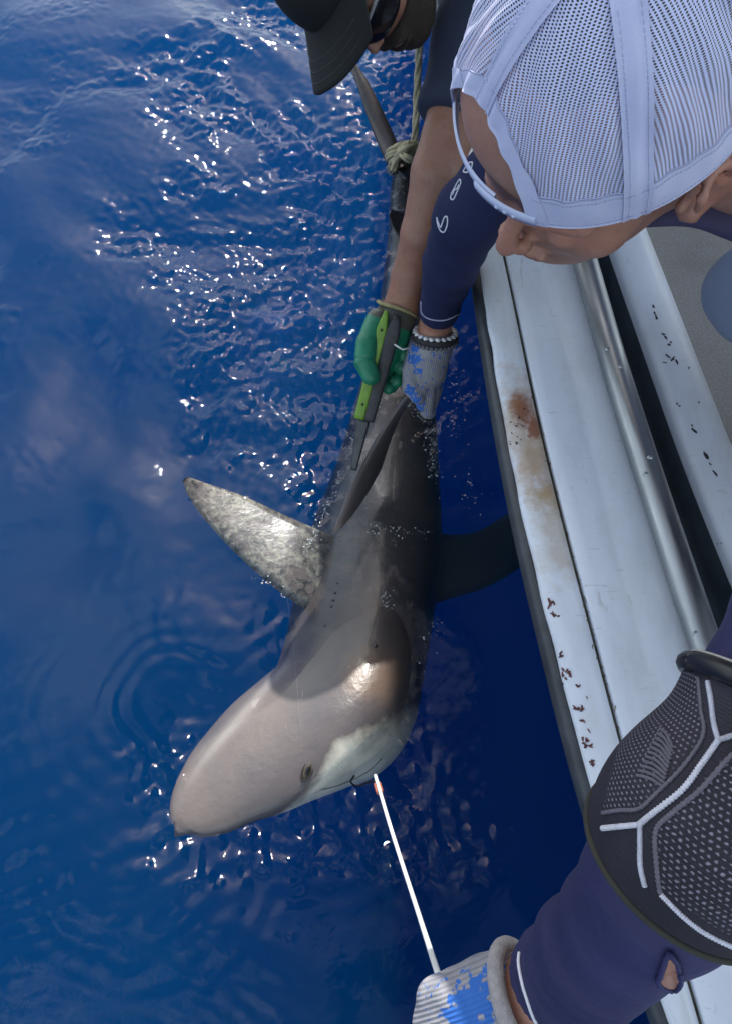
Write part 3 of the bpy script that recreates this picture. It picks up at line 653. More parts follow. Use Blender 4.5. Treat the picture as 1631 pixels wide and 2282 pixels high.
# ------------------------------------------------------------------ people
def hframe(c, f, l, u): return np.asarray(c, float), np.stack([nrm(f), nrm(l), nrm(u)], 1)
def head_sdf(P, c, R, ears=True):
    q = (P-c)@R; A = lambda *v: np.array(v, float)
    qa = q.copy(); qa[..., 1] = np.abs(qa[..., 1])                        # mirrored half
    d = sd_ell(q, A(-.006, 0, .020), A(.092, .074, .098))
    d = smin(d, sd_ell(q, A(.028, 0, -.058), A(.063, .061, .074)), .03)
    d = smin(d, sd_cone(qa, A(-.022, .050, -.065), A(.058, .020, -.113), .020, .017), .025)
    d = smin(d, sd_ell(q, A(.072, 0, -.118), A(.017, .02, .015)), .016)
    d = smin(d, sd_ell(qa, A(.058, .043, -.048), A(.02, .02, .018)), .02)
    d = smin(d, sd_cone(qa, A(.090, .012, -.010), A(.074, .045, -.008), .008, .008), .012)
    d = smax(d, -sd_ell(qa, A(.104, .031, -.031), A(.016, .017, .012)), .012)
    d = smin(d, sd_ell(qa, A(.078, .031, -.031), A(.013, .014, .0115)), .004)
    d = smin(d, sd_cone(q, A(.092, 0, -.020), A(.108, 0, -.052), .0055, .0085), .008)
    d = smin(d, sd_ell(qa, A(.098, .010, -.056), A(.009, .006, .006)), .004)
    d = smin(d, sd_ell(q, A(.090, 0, -.083), A(.010, .024, .0055)), .004)
    d = smin(d, sd_ell(q, A(.088, 0, -.093), A(.010, .020, .006)), .004)
    if ears:
        hx = [(.008, -.058), (-.008, -.050), (-.017, -.034), (-.019, -.018), (-.010, -.004), (.004, .001), (.014, -.006), (.016, -.018)]
        e = chain(qa, [A(x, .082+.010*(1 if -.05 < z_ < -.004 else .4), z_) for x, z_ in hx], [.0052, .0042, .0040, .0040, .0040, .0040, .0038, .0034], .003)
        e = smin(e, sd_ell(qa, A(-.001, .080, -.027), A(.016, .0045, .028)), .004)
        e = smin(e, chain(qa, [A(-.006, .086, -.044), A(-.010, .088, -.028), A(-.003, .087, -.013)], [.003, .0032, .0028], .003), .003)
        e = smin(e, sd_ell(qa, A(.008, .080, -.060), A(.007, .005, .008)), .004); e = smin(e, sd_ell(qa, A(.017, .080, -.034), A(.005, .005, .006)), .003)
        e = smax(e, -sd_ell(qa, A(.006, .090, -.036), A(.007, .008, .009)), .003)
        d = smin(d, e, .004)
    return d
def fingers(P, chains, k=.004):
    d = None
    for pts, rad in chains:
        e = chain(P, pts, rad, .003); d = e if d is None else smin(d, e, k)
    return d
def plane(P, p, n): return (P-np.asarray(p))@nrm(n)
def bb(pts, pad): A = np.array(pts); return A.min(0)-pad, A.max(0)+pad
def wrinkle(P, axis_, amp, f, seed):        # folds running round a limb
    t = P@nrm(axis_); return amp*np.sin(f*t+2.2*vnoise(P, 22, seed))*(.5+.5*vnoise(P, 14, seed+1))

# ---- the angler in the white mesh cap
hc = np.array([.1604, .4998, .9431]); hf = np.array([-.8260, -.3404, -.4493]); hl = np.array([.4938, -.8214, -.2855]); hu = np.array([-.2718, -.4577, .8465])
hc, HR = hframe(hc, hf, hl, hu)
hw = lambda x, y, z: hc+HR@np.array([x, y, z], float)
_a = math.radians(14); FR = HR@np.array([[math.cos(_a), -math.sin(_a), 0], [math.sin(_a), math.cos(_a), 0], [0, 0, 1]]); FC = hc+HR@np.array([.000, .007, -.006])
pw = thing('person', (.62, .62, .16), 'person in backwards white mesh cap and navy sleeves leaning over the gunwale', 'person')
sl = np.array([.40, .28, .86]); sr = np.array([.33, .74, .84]); nb = np.array([.37, .50, .86])
armL = [sl, D(2010, 1060, .47), D(1870, 1370, .45), D(1775, 1580, .435), D(1640, 1800, .44), D(1475, 1975, .47), D(1335, 2115, .52), D(1195, 2225, .575)]
radL = [.062, .058, .052, .050, .051, .043, .036, .030]
armR = [sr, D(1330, 200, .84), D(1160, 350, .97), D(1045, 480, 1.07), D(1003, 590, 1.2), D(978, 690, 1.31), D(968, 730, 1.35)]
radR = [.064, .056, .050, .045, .039, .029, .027]
hip = np.array([.84, .62, .55]); kn = D(1690, 655, 1.07); kn2 = np.array([.60, .35, .30])
handR = [([D(968, 735, 1.35), D(960, 775, 1.36), D(952, 820, 1.37)], [.028, .032, .033]),
         ([D(935, 770, 1.36), D(916, 825, 1.36), D(914, 862, 1.37), D(930, 886, 1.37)], [.018, .014, .0125, .010]),
         ([D(932, 830, 1.37), D(936, 870, 1.375), D(940, 903, 1.39)], [.014, .0115, .0095]),
         ([D(952, 835, 1.38), D(952, 880, 1.385), D(950, 918, 1.40)], [.014, .0115, .0095]),
         ([D(967, 830, 1.39), D(961, 878, 1.40), D(955, 920, 1.41)], [.013, .0115, .0095]),
         ([D(980, 818, 1.39), D(972, 860, 1.41), D(962, 900, 1.42)], [.012, .0105, .009])]
gx, gy, gd = 1055, 2262, .60
handL = [([D(1190, 2228, .577), D(1110, 2252, .59), D(1045, 2270, .60)], [.029, .036, .035]),
         ([D(1012, 2222, .585), D(975, 2228, .60), D(968, 2240, .63), D(1000, 2246, .65)], [.0145, .014, .012, .011]),
         ([D(1005, 2275, .585), D(966, 2282, .60), D(960, 2294, .63), D(995, 2298, .65)], [.0145, .014, .012, .011]),
         ([D(1005, 2330, .59), D(968, 2338, .605), D(962, 2346, .635), D(998, 2350, .65)], [.0145, .0135, .012, .011]),
         ([D(1015, 2380, .60), D(985, 2388, .615), D(980, 2394, .64), D(1008, 2396, .65)], [.013, .012, .011, .010]),
         ([D(1085, 2215, .61), D(1040, 2205, .625), D(1000, 2212, .635)], [.016, .014, .011])]
def torso_w(P):
    d = sd_cone(P, nb+np.array([.08, 0, -.03]), hip, .125, .15)
    d = smin(d, sd_cone(P, sl+np.array([.03, .03, 0]), sr+np.array([.03, -.03, 0]), .065, .065), .06); return d
def body_w(P):
    d = smin(head_sdf(P, FC, FR), sd_ell((P-hc)@HR, np.array([.026, 0, .022]), np.array([.072, .074, .066])), .01)
    d = smin(d, sd_cone(P, hw(-.035, 0, -.05), nb+np.array([.02, 0, 0]), .050, .060), .03)
    d = smin(d, torso_w(P), .03)
    d = smin(d, chain(P, armL, radL), .02); d = smin(d, chain(P, armR, radR), .02)
    d = smin(d, smin(sd_cone(P, hip, kn, .085, .06), sd_cone(P, hip+np.array([.05, -.15, 0]), kn2, .085, .06), .02), .04)
    d = smin(d, sd_cone(P, kn, kn+np.array([.35, .05, -.15]), .055, .045), .02); d = smin(d, sd_cone(P, kn2, kn2+np.array([.35, -.05, -.10]), .055, .045), .02)
    for h in (handR, handL): d = smin(d, fingers(P, h), .008)
    return d
lo, hi = bb(list(armL)+list(armR)+[hip, kn, kn2, hw(.1, 0, 0), kn+np.array([.35, 0, -.15]), D(950, 920, 1.41), D(980, 2390, .66)], .17)
lo[2] = .14
surf('body', body_w, lo, hi, .0042, SKIN_B, pw)
# hair under the cap, brows
HAIR = simple('short brown hair', (.10, .085, .085), .8, .3, 120, .6, 500, dist=.002)
def hair(P):
    q = (P-hc)@HR; d = sd_ell(q, np.array([-.006, 0, .020]), np.array([.094, .0765, .100]))
    d = smax(d, -(-q[..., 0]*.75+q[..., 2]*1.0-.012-.15*0), .004)          # keeps crown and back, frees the forehead
    return smax(d, q[..., 0]-.062, .01)
surf('hair', hair, hc-.16, hc+.16, .004, HAIR, pw)
BROWM = simple('brow hair', (.06, .04, .03), .9, .4, 400, .5, 900)
for sy in (1, -1):
    surf('eyebrow', lambda P, sy=sy: sd_cone((P-FC)@FR, np.array([.0945, .014*sy, -.0125]), np.array([.0795, .046*sy, -.009]), .0028, .0016), hc-.15, hc+.15, .002, BROWM, pw)
# neck gaiter, shirt, shorts
surf('neck_gaiter', lambda P: smax(smin(sd_cone(P, hw(-.045, 0, -.105), nb+np.array([.02, 0, .005]), .060, .078), sd_ell(P, hw(-.01, .0, -.140), np.array([.075, .062, .035])), .03)+wrinkle(P, hu, .003, 120, 31), -plane(P, hw(-.0, 0, -.122), -hu-.25*hf), .006), nb-.2, nb+.25, .004, BUFF, pw)
def shirt_w(P): return smax(torso_w(P)-.012+wrinkle(P, hip-nb, .004, 60, 41), -plane(P, nb+np.array([.005, 0, 0]), hip-nb), .01)
surf('shirt', shirt_w, np.minimum(nb, hip)-.26, np.maximum(nb, hip)+.26, .008, SHIRTBLUE, pw)
def shorts(P):
    d = smin(sd_cone(P, hip, kn, .10, .075), sd_cone(P, hip+np.array([.05, -.15, 0]), kn2, .10, .072), .03)
    return d+wrinkle(P, (0, 1, .4), .007, 45, 51)+.006*vnoise(P, 30, 8)
surf('shorts', shorts, bb([hip, kn, kn2], .17)[0], bb([hip, kn, kn2], .17)[1], .006, GREYCLOTH, pw)

# sleeves
def cloth_chain(pts, rad, inf): return lambda P: chain(P, pts, [r+inf for r in rad])
axl = armL[7]-armL[5]; cuffL = D(1235, 2195, .56)
HOLE_ = D(1487, 2150, .46)
def sleeveL(P):
    d = chain(P, armL, [r+.0035 for r in radL])
    tt = (P-cuffL)@nrm(axl)
    fold = .0022*np.sin(150*tt+3*vnoise(P, 30, 61))*np.clip((tt+.13)/.05, 0, 1)*np.clip(-tt/.02, 0, 1)
    d = d+.0012*np.sin(420*tt+4*vnoise(P, 40, 66))*np.clip((tt+.075)/.03, 0, 1)*np.clip(vnoise(P, 28, 67)+.3, 0, 1)+fold*np.clip(.6+vnoise(P, 25, 64), 0, 1)+.0012*vnoise(P, 35, 62)
    return smax(d, plane(P, cuffL, axl), .003)
lo, hi = bb(armL, .085); slv = surf('sleeve', sleeveL, lo, hi, .0034, None, pw)
m = NT('indigo lycra sleeve'); c = m.mix(m.ramp(m.noise(7, 3), .35, .65), (.020, .021, .075), (.034, .033, .11)); m.set(c, .62, spec=.35); m.b.inputs['Sheen Weight'].default_value = .0
m.bump(m.math('ADD', m.math('MULTIPLY', m.noise(1500, 1), .25), m.math('ADD', m.noise(70, 3), m.math('MULTIPLY', m.noise(38, 4, .6, stretch=(1, 1, 2.5)), 1.4))), .35, .003); slv.data.materials.append(m.m); LYC = m.m
# torn hole: skin patch with frayed rim
ts_ = bvh(slv)
hp = trace(ts_, [(1492+21*math.cos(a)+6*math.sin(2*a), 2158+40*math.sin(a)) for a in np.linspace(0, 2*np.pi, 25)], 0, .0022)
if len(hp) > 20:
    cen = hp.mean(0); n_ = nrm(CC-cen); rr = [hp, cen+(hp-cen)*.75+n_*.003, cen+(hp-cen)*.35+n_*.0045]
    V_ = np.vstack(rr+[[cen+n_*.005]]); k = len(hp); F_ = []
    for a in range(2):
        for i in range(k): F_.append([a*k+i, a*k+(i+1) % k, (a+1)*k+(i+1) % k, (a+1)*k+i])
    F_ += [[2*k+i, 2*k+(i+1) % k, 3*k] for i in range(k)]
    mesh_obj('torn_hole', V_, F_, SKIN_B, slv); tube('torn_rim', np.vstack([hp, hp[:2]])+rng.normal(0, .0004, (k+2, 3)), .0016, LYC, slv, 6)
WST = simple('white stitching', (.75, .75, .8), .8, .1, 300, .3)
line_on('seam', [(1157, 2123), (1156, 2150), (1166, 2200), (1186, 2260), (1200, 2290)], .0012, WST, slv, ts_, .0006)

def sleeveR(P):
    d = chain(P, armR, [r+.0035 for r in radR])+.0012*vnoise(P, 30, 71)+wrinkle(P, armR[5]-armR[4], .0016, 130, 72)
    return smax(d, plane(P, D(976, 703, 1.32), armR[5]-armR[4]), .003)
lo, hi = bb(armR, .085); slr = surf('sleeve', sleeveR, lo, hi, .0036, NAVY, pw)
tr_ = bvh(slr)
line_on('seam', [(938, 672), (940, 698), (958, 711), (990, 713), (1022, 700)], .0013, simple('pale seam', (.35, .36, .5), .8), slr, tr_, .0006)
PRINT = simple('white printed outline', (.62, .64, .72), .6, .05, 200, 0)
for pts in ([(973, 484), (975, 500), (982, 515), (990, 516), (996, 500), (996, 484), (990, 484), (984, 500), (981, 506), (975, 492), (973, 484)],
            [(1006, 430), (1004, 442), (1010, 444), (1017, 430), (1026, 408), (1024, 400), (1018, 408), (1012, 420), (1006, 430)],
            [(1022, 412), (1018, 420), (1012, 424), (1008, 434)],
            [(1036, 374), (1032, 382), (1040, 384), (1050, 374), (1052, 362), (1044, 364), (1036, 374)]):
    line_on('printed_outline', pts, .0010, PRINT, slr, tr_, .0003, 50)

# ---- knitted gloves
def knit_mat(name, side):
    m = NT(name); rb = m.add('TexWave'); rb.inputs['Scale'].default_value = 95; rb.inputs['Distortion'].default_value = .6; rb.bands_direction = 'X'
    mp = m.add('Mapping'); m.L(m.co('Object'), mp.inputs[0]); mp.inputs['Rotation'].default_value = side; m.L(mp.outputs[0], rb.inputs['Vector'])
    n = m.noise(60, 4); c = m.mix(m.ramp(n, .3, .7), (.27, .27, .30), (.37, .37, .39)); c = m.mix(m.math('MULTIPLY', m.ramp(rb.outputs['Fac'], .1, .5, (1, 1, 1), (0, 0, 0)), .45), c, (.14, .14, .17))
    b = m.attr('blue'); c = m.mix(m.ramp(m.math('ADD', b, m.math('MULTIPLY', m.math('SUBTRACT', m.noise(170, 2, .5), .5), 3.6)), .40, .62), c, (.04, .15, .50))
    m.set(c, .85, spec=.25); m.bump(m.math('ADD', rb.outputs['Fac'], m.math('MULTIPLY', m.noise(800, 2), .6)), .55, .0012); return m.m
def glove_blue(o, spots):
    V = np.array([v.co[:] for v in o.data.vertices]); b = np.zeros(len(V))
    for p, r_ in spots: b = np.maximum(b, 1.35-np.linalg.norm(V-p, axis=1)/r_*.9)
    attr(o, 'blue', np.clip(b, -.5, 1))
cR = D(967, 741, 1.35)
def gR(P):
    d = smin(fingers(P, handR, .004)-.0022, sd_cone(P, D(969, 738, 1.35), D(962, 775, 1.36), .0345, .036), .006)
    return smax(d+.0008*vnoise(P, 120, 81), -plane(P, cR, D(962, 800, 1.37)-D(969, 720, 1.34)), .002)
lo, hi = bb([D(968, 730, 1.35), D(905, 850, 1.3), D(1010, 930, 1.45)], .05)
gl_ = surf('glove', gR, lo, hi, .002, knit_mat('grey knit glove', (0, 0, .2)), pw)
tg = bvh(gl_); sp_ = []
for x, y, r_ in ((922, 775, .010), (924, 800, .011), (932, 828, .007), (914, 872, .010), (924, 892, .010), (935, 908, .009), (985, 860, .008)):
    h = trace(tg, [(x, y)]*2, 0, 0)
    if len(h): sp_.append((h[0], r_))
glove_blue(gl_, sp_)
# dark cuff roll with two strings of beads
def ringpts(px, py, d, r_, ax, n=40, a0=0, a1=2*np.pi):
    c_ = D(px, py, d); T = nrm(ax); l_ = nrm(np.cross(T, CF)); f_ = np.cross(l_, T)
    if f_@(-CF) < 0: f_ = -f_
    a = np.linspace(a0, a1, n); return c_+r_*(np.cos(a)[:, None]*l_+np.sin(a)[:, None]*f_)
axr = D(962, 800, 1.37)-D(969, 720, 1.33); vd = nrm(D(968, 735, 1.35)-CC)
P_ = ringpts(968, 748, 1.352, .0355, axr, 44); tube('cuff', np.vstack([P_, P_[1:2]]), .0065, simple('dark cuff', (.03, .03, .035), .8, .3, 200, .6, 700), gl_, 10)
P_ = ringpts(969, 741, 1.35, .0350, axr+0*vd, 22); WB = simple('pearl white bead', (.72, .72, .74), .25, .08, 60, 0); DB = simple('smoky bead', (.10, .10, .12), .2, .3, 60, 0)
bv, bf = sphere_vf((0, 0, 0), .0054, None, 12, 8); proto = None; brc = thing('bracelet', D(969, 741, 1.35), 'bracelet of round white beads on the wrist above the grey glove', 'bracelet')
for p in P_[:-1]:
    if proto is None: proto = mesh_obj('bead', bv, bf, WB, brc); b_ = proto; proto.matrix_parent_inverse = Matrix.Translation(brc.location).inverted()
    else: b_ = proto.copy(); COL.objects.link(b_)
    b_.location = tuple(p+axr/np.linalg.norm(axr)*.0006)
br2 = thing('bracelet', D(968, 752, 1.352), 'bracelet of small dark beads below the white bead bracelet', 'bracelet'); proto = None
bv, bf = sphere_vf((0, 0, 0), .0036, None, 10, 7)
for p in ringpts(967, 757, 1.355, .0400, axr, 34)[:-1]:
    if proto is None: proto = mesh_obj('bead', bv, bf, DB, br2); b_ = proto
    else: b_ = proto.copy(); COL.objects.link(b_)
    b_.location = tuple(p)

cL = D(1168, 2222, .575)
axh = D(1040, 2262, .595)-D(1180, 2222, .575)
def gL(P):
    d = smin(fingers(P, handL, .006)-.0022, sd_cone(P, D(1195, 2222, .572), D(1100, 2252, .585), .0335, .037), .008)
    return smax(d+.0009*vnoise(P, 120, 91), -plane(P, cL, axh), .002)
lo, hi = bb([D(1130, 2220, .57), D(940, 2200, .58), D(1000, 2400, .66)], .05)
gl2 = surf('glove', gL, lo, hi, .002, knit_mat('grey ribbed glove', (0, 0, 1.2)), pw)
V2 = bvh(gl2); sp_ = []
for x, y, r_ in ((1068, 2198, .011), (1085, 2215, .010), (1050, 2215, .010), (1030, 2235, .010), (1022, 2258, .012), (1045, 2270, .012), (1080, 2245, .010), (1070, 2272, .011)):
    h = trace(V2, [(x, y)]*2, 0, 0)
    if len(h): sp_.append((h[0], r_))
glove_blue(gl2, sp_)
P_ = [] ; T = nrm(axh); l_ = nrm(np.cross(T, CF)); f_ = np.cross(l_, T); c_ = cL+T*.003
P_ = np.array([c_+.0360*(math.cos(a)*l_+math.sin(a)*f_) for a in np.linspace(0, 2*np.pi, 50)])
tube('cuff', np.vstack([P_, P_[1:2]]), .0062, simple('pale grey knit cuff', (.36, .34, .34), .9, .15, 200, .7, 600, dist=.002), gl2, 12)

# ---- elbow brace
ubr = nrm(armL[3]-armL[4]); topc = D(1765, 1575, .437); hemc = D(1540, 1925, .457); fdir = armL[6]-armL[4]
def brace_raw(P):
    d = chain(P, armL, [r+.0085 for r in radL]); el = sd_ell(P, D(1560, 1850, .44), np.array([.058, .054, .056])); return smin(d, el, .03)
topn = nrm(armL[2]-armL[4])
def brace(P):
    d = brace_raw(P); d = smax(d, plane(P, topc, topn), .003); return smax(d, plane(P, hemc, fdir), .003)
lo, hi = bb(armL[2:7], .09); brc_ = surf('elbow_brace', brace, lo, hi, .0028, None, pw)
V = np.array([v.co[:] for v in brc_.data.vertices]); path = catmull(armL[2:7], 80); L_ = np.r_[0, np.cumsum(np.linalg.norm(np.diff(path, axis=0), axis=1))]
ni = np.argmin(np.linalg.norm(V[:, None]-path[None], axis=2), axis=1); Tp, Np, Bp = frames(path)
rel = V-path[ni]; toc = nrm(CC-path[40]); away = -toc
a1 = np.array([nrm(np.cross(t, away)) for t in Tp]); a2 = np.cross(a1, Tp)
phi = np.arctan2((rel*a1[ni]).sum(1), -(rel*a2[ni]).sum(1)); vv = L_[ni]+(rel*Tp[ni]).sum(1)
ul = brc_.data.uv_layers.new(name='UVMap'); vi = np.empty(len(brc_.data.loops), dtype=np.int32); brc_.data.loops.foreach_get('vertex_index', vi)
ul.data.foreach_set('uv', np.stack([phi*.055, vv], -1).astype(np.float32)[vi].ravel())
tbr = bvh(brc_)
def region_attr(o, polys):                       # mesh-knit zones, outlined where they lie on the brace
    Vn = np.array([v.co[:] for v in o.data.vertices]); d = Vn-CC; zc = d@CF; q = np.stack([815.5+FPX*(d@CR)/zc, 1141-FPX*(d@CU)/zc], -1)
    out = np.zeros(len(Vn))
    for poly in polys:
        p = np.array(poly, float); ins = np.zeros(len(Vn), bool); j = len(p)-1
        for i in range(len(p)):
            c_ = ((p[i, 1] > q[:, 1]) != (p[j, 1] > q[:, 1])) & (q[:, 0] < (p[j, 0]-p[i, 0])*(q[:, 1]-p[i, 1])/(p[j, 1]-p[i, 1]+1e-9)+p[i, 0]); ins ^= c_; j = i
        out = np.maximum(out, ins)
    attr(o, 'zone', out)
region_attr(brc_, [[(1475, 1480), (1552, 1500), (1562, 1638), (1424, 1800), (1340, 1812), (1380, 1650)], [(1700, 1640), (1620, 1690), (1462, 1850), (1466, 1985), (1720, 2140), (1800, 1700)]])
m = NT('black ribbed brace knit'); uv = m.add('UVMap').outputs[0]
sep = m.add('SeparateXYZ'); m.L(uv, sep.inputs[0]); U_, V_ = sep.outputs[0], sep.outputs[1]
pit = .0030
row = m.math('FLOOR', m.math('DIVIDE', V_, pit*.8)); odd = m.math('MULTIPLY', m.math('MODULO', m.math('ABSOLUTE', row), 2.0), .5)
fu = m.math('SUBTRACT', m.math('FRACT', m.math('ADD', m.math('ADD', m.math('DIVIDE', U_, pit), 50.0), odd)), .5)
fv = m.math('SUBTRACT', m.math('FRACT', m.math('ADD', m.math('DIVIDE', V_, pit*.8), 50.0)), .5)
dd = m.math('SQRT', m.math('ADD', m.math('MULTIPLY', fu, fu), m.math('MULTIPLY', m.math('MULTIPLY', fv, fv), 1.8)))
dot = m.ramp(dd, .18, .34, (1, 1, 1), (0, 0, 0)); rib = m.math('SINE', m.math('MULTIPLY', V_, 3800.0))
dotz = m.math('MULTIPLY', dot, m.attr('zone'))
c = m.mix(m.ramp(m.noise(12, 3), .3, .7), (.020, .019, .027), (.038, .035, .048)); c = m.mix(m.math('MULTIPLY', m.ramp(rib, .2, 1), .25), c, (.05, .05, .065))
c = m.mix(m.math('MULTIPLY', dotz, .8), c, (.30, .28, .34)); m.set(c, .75, spec=.3)
m.bump(m.math('ADD', m.math('MULTIPLY', dotz, 1.3), m.math('MULTIPLY', rib, .25)), .6, .0012); brc_.data.materials.append(m.m)
BL = simple('white ribbed stripe', (.72, .72, .8), .75, .1, 200, .9, 700, dist=.0015); GL_ = simple('grey stripe', (.15, .14, .17), .8, .1, 200, .9, 700, dist=.0015)
def cordline(name, pts, r_, mat, tree, parent, off=.0004, n=120, bead=True):
    P = trace(tree, pts, n, off)
    if len(P) < 4: return
    rr = r_*(1+.22*np.sin(np.arange(len(P))*2.1)) if bead else r_
    return tube(name, P, rr, mat, parent, 7)
for pts, r_, mt_ in (([(1342, 1846), (1380, 1842), (1424, 1838)], .0014, BL), ([(1424, 1838), (1455, 1812), (1520, 1760), (1565, 1700), (1600, 1650)], .0016, BL),
                ([(1600, 1650), (1590, 1610), (1584, 1560), (1577, 1518)], .0014, BL), ([(1600, 1650), (1631, 1640), (1660, 1632)], .0014, BL),
                ([(1426, 1840), (1426, 1880), (1427, 1930), (1437, 1975)], .0014, BL), ([(1472, 1992), (1520, 2040), (1570, 2078), (1640, 2112), (1680, 2125)], .0014, BL),
                ([(1342, 1812), (1380, 1806), (1424, 1802), (1460, 1770), (1520, 1710), (1566, 1640), (1562, 1580), (1556, 1510)], .0011, GL_),
                ([(1680, 1640), (1625, 1688), (1560, 1760), (1500, 1810), (1462, 1850), (1462, 1920), (1470, 1990)], .0013, GL_)):
    cordline('stripe', pts, r_, mt_, tbr, brc_)
for k_ in range(11):
    t = k_/10; x0 = 1470-t*52; y0 = 1624+t*104; xe = 1500-22*t; ye = y0+44-18*t; cordline('raised_rib', [(x0, y0), (x0+(xe-x0)*.5, y0+(ye-y0)*.3), (xe, ye)], .0009, GL_, tbr, brc_, .0003, 30, False)
hem = []
for a in np.linspace(0, 2*np.pi, 60):
    T = nrm(fdir); l_ = nrm(np.cross(T, CF)); f_ = np.cross(l_, T); dr = math.cos(a)*l_+math.sin(a)*f_
    o0 = hemc-T*.001; s_ = .03
    for _ in range(14):
        s_ -= float(brace_raw((o0+dr*s_)[None])[0])*.9
    hem.append(o0+dr*s_)
tube('hem', np.vstack([hem, hem[1]]), .0022, simple('olive black hem', (.03, .03, .022), .8), brc_, 8)
top = []
for a in np.linspace(0, 2*np.pi, 60):
    T = topn; l_ = nrm(np.cross(T, CF)); f_ = np.cross(l_, T); dr = math.cos(a)*l_+math.sin(a)*f_; o0 = topc-T*.002; s_ = .03
    for _ in range(14): s_ -= float(brace_raw((o0+dr*s_)[None])[0])*.9
    top.append(o0+dr*s_)
top = np.array(top)
tube('top_band', np.vstack([top-topn*.004, top[1:2]-topn*.004]), .0062, simple('black rubber band', (.012, .012, .014), .35), brc_, 10)
tube('band_trim', np.vstack([top+topn*.002, top[1:2]+topn*.002])*1.0, .0016, simple('pale band trim', (.5, .48, .42), .5), brc_, 8)

# ---- white mesh cap
cap = thing('cap', hw(0, 0, 0), 'white mesh trucker cap worn backwards with its strap across the forehead', 'cap')
CA, CB, CH, CN, OP, SE, AR = .1054, .0916, .1359, 1.7186, 31.46, 71.8, .0719
def capP(az, h, off=0.0):
    az = np.radians(az); s = np.sqrt(np.maximum(0, 1-(np.clip(h, 0, CH)/CH)**CN)); x = CA*s*np.cos(az); y = CB*s*np.sin(az)
    n = np.stack([np.cos(az), np.sin(az), .2+.9*h/CH], -1); n /= np.linalg.norm(n, axis=-1)[..., None]
    # slight sag and puckers of the soft mesh
    wv = .0012*np.sin(np.degrees(az)*.25+h*70)+.0010*np.sin(np.degrees(az)*.6-h*50)
    q = np.stack([x, y, np.broadcast_to(h, x.shape)], -1)+n*(off+wv*np.sin(np.pi*np.clip(h/CH, 0, 1)))[..., None]
    return hc+q@HR.T
def h0(az): 
    az = (np.asarray(az, float)+180) % 360-180; return np.where(np.abs(az) < OP, AR*np.sqrt(np.clip(1-(az/OP)**2, 0, 1)), 0.0)
def cap_patch(name, a0, a1, f0, f1, mat, off, na=40, nh=40, thick=.0012, parent=None):
    A_ = np.linspace(a0, a1, na); t = np.linspace(0, 1, nh); AA, TT = np.meshgrid(A_, t, indexing='ij')
    lo_ = f0(AA); hi_ = f1(AA); HH = lo_+(hi_-lo_)*(1-(1-TT)**1.5)
    P = capP(AA, HH, off); Q = capP(AA, HH, off-thick)
    uv = np.stack([np.radians(AA)*.095*np.sqrt(np.maximum(.02, 1-(HH/CH)**CN)), HH*1.15+.05*(1-np.sqrt(np.maximum(0, 1-(HH/CH)**2)))], -1)
    F1 = grid_faces(na, nh); V = np.vstack([P.reshape(-1, 3), Q.reshape(-1, 3)]); N_ = na*nh; F = [F1, F1[:, ::-1]+N_]
    e = [np.array([[i*nh, (i+1)*nh, (i+1)*nh+N_, i*nh+N_] for i in range(na-1)]), np.array([[i*nh+nh-1+N_, (i+1)*nh+nh-1+N_, (i+1)*nh+nh-1, i*nh+nh-1] for i in range(na-1)]),
         np.array([[j+N_, j+1+N_, j+1, j] for j in range(nh-1)]), np.array([[(na-1)*nh+j, (na-1)*nh+j+1, (na-1)*nh+j+1+N_, (na-1)*nh+j+N_] for j in range(nh-1)])]
    return mesh_obj(name, V, np.concatenate(F+e), mat, parent or cap, True, np.vstack([uv.reshape(-1, 2)]*2))
def panel_thin(name, a0, a1, mat, off):
    na, nh = 60, 60; A_ = np.linspace(a0, a1, na); t = np.linspace(0, 1, nh); AA, TT = np.meshgrid(A_, t, indexing='ij')
    lo_ = h0(AA); HH = lo_+(CH*.999-lo_)*(1-(1-TT)**1.6); P = capP(AA, HH, off)
    am = (a0+a1)/2; s = np.sqrt(np.maximum(0, 1-(HH/CH)**CN)); 
    mer = np.r_[0, np.cumsum(np.hypot(np.diff(np.sqrt(np.maximum(0, 1-(np.linspace(0, 1, 400))**CN))*.095), np.diff(np.linspace(0, CH, 400))))]
    vv_ = np.interp(HH, np.linspace(0, CH, 400), mer)
    uv = np.stack([np.radians(AA-am)*.096*s, vv_], -1)
    return mesh_obj(name, P.reshape(-1, 3), grid_faces(na, nh), mat, cap, True, uv.reshape(-1, 2))
m = NT('white open mesh'); uv = m.add('UVMap').outputs[0]; sep = m.add('SeparateXYZ'); m.L(uv, sep.inputs[0]); U_, V_ = sep.outputs[0], sep.outputs[1]
pu, pv = .0024, .00165
U2 = m.math('ADD', U_, m.math('MULTIPLY', m.noise(40, 2), .0016)); V2_ = m.math('ADD', V_, m.math('MULTIPLY', m.noise(35, 2), .0016))
col = m.math('FLOOR', m.math('ADD', m.math('DIVIDE', U2, pu), 200.0)); odd = m.math('MULTIPLY', m.math('MODULO', col, 2.0), .5)
fu = m.math('SUBTRACT', m.math('FRACT', m.math('ADD', m.math('DIVIDE', U2, pu), 200.0)), .5)
fv = m.math('SUBTRACT', m.math('FRACT', m.math('ADD', m.math('ADD', m.math('DIVIDE', V2_, pv), 200.0), odd)), .5)
dd = m.math('SQRT', m.math('ADD', m.math('MULTIPLY', m.math('MULTIPLY', fu, fu), 1.2), m.math('MULTIPLY', fv, fv)))
hole = m.ramp(dd, .28, .34, (1, 1, 1), (0, 0, 0))
m.set((.64, .67, .90), .8, spec=.2); m.bump(m.math('SUBTRACT', 1.0, hole), .4, .0006); m.b.inputs['Subsurface Weight'].default_value = .0
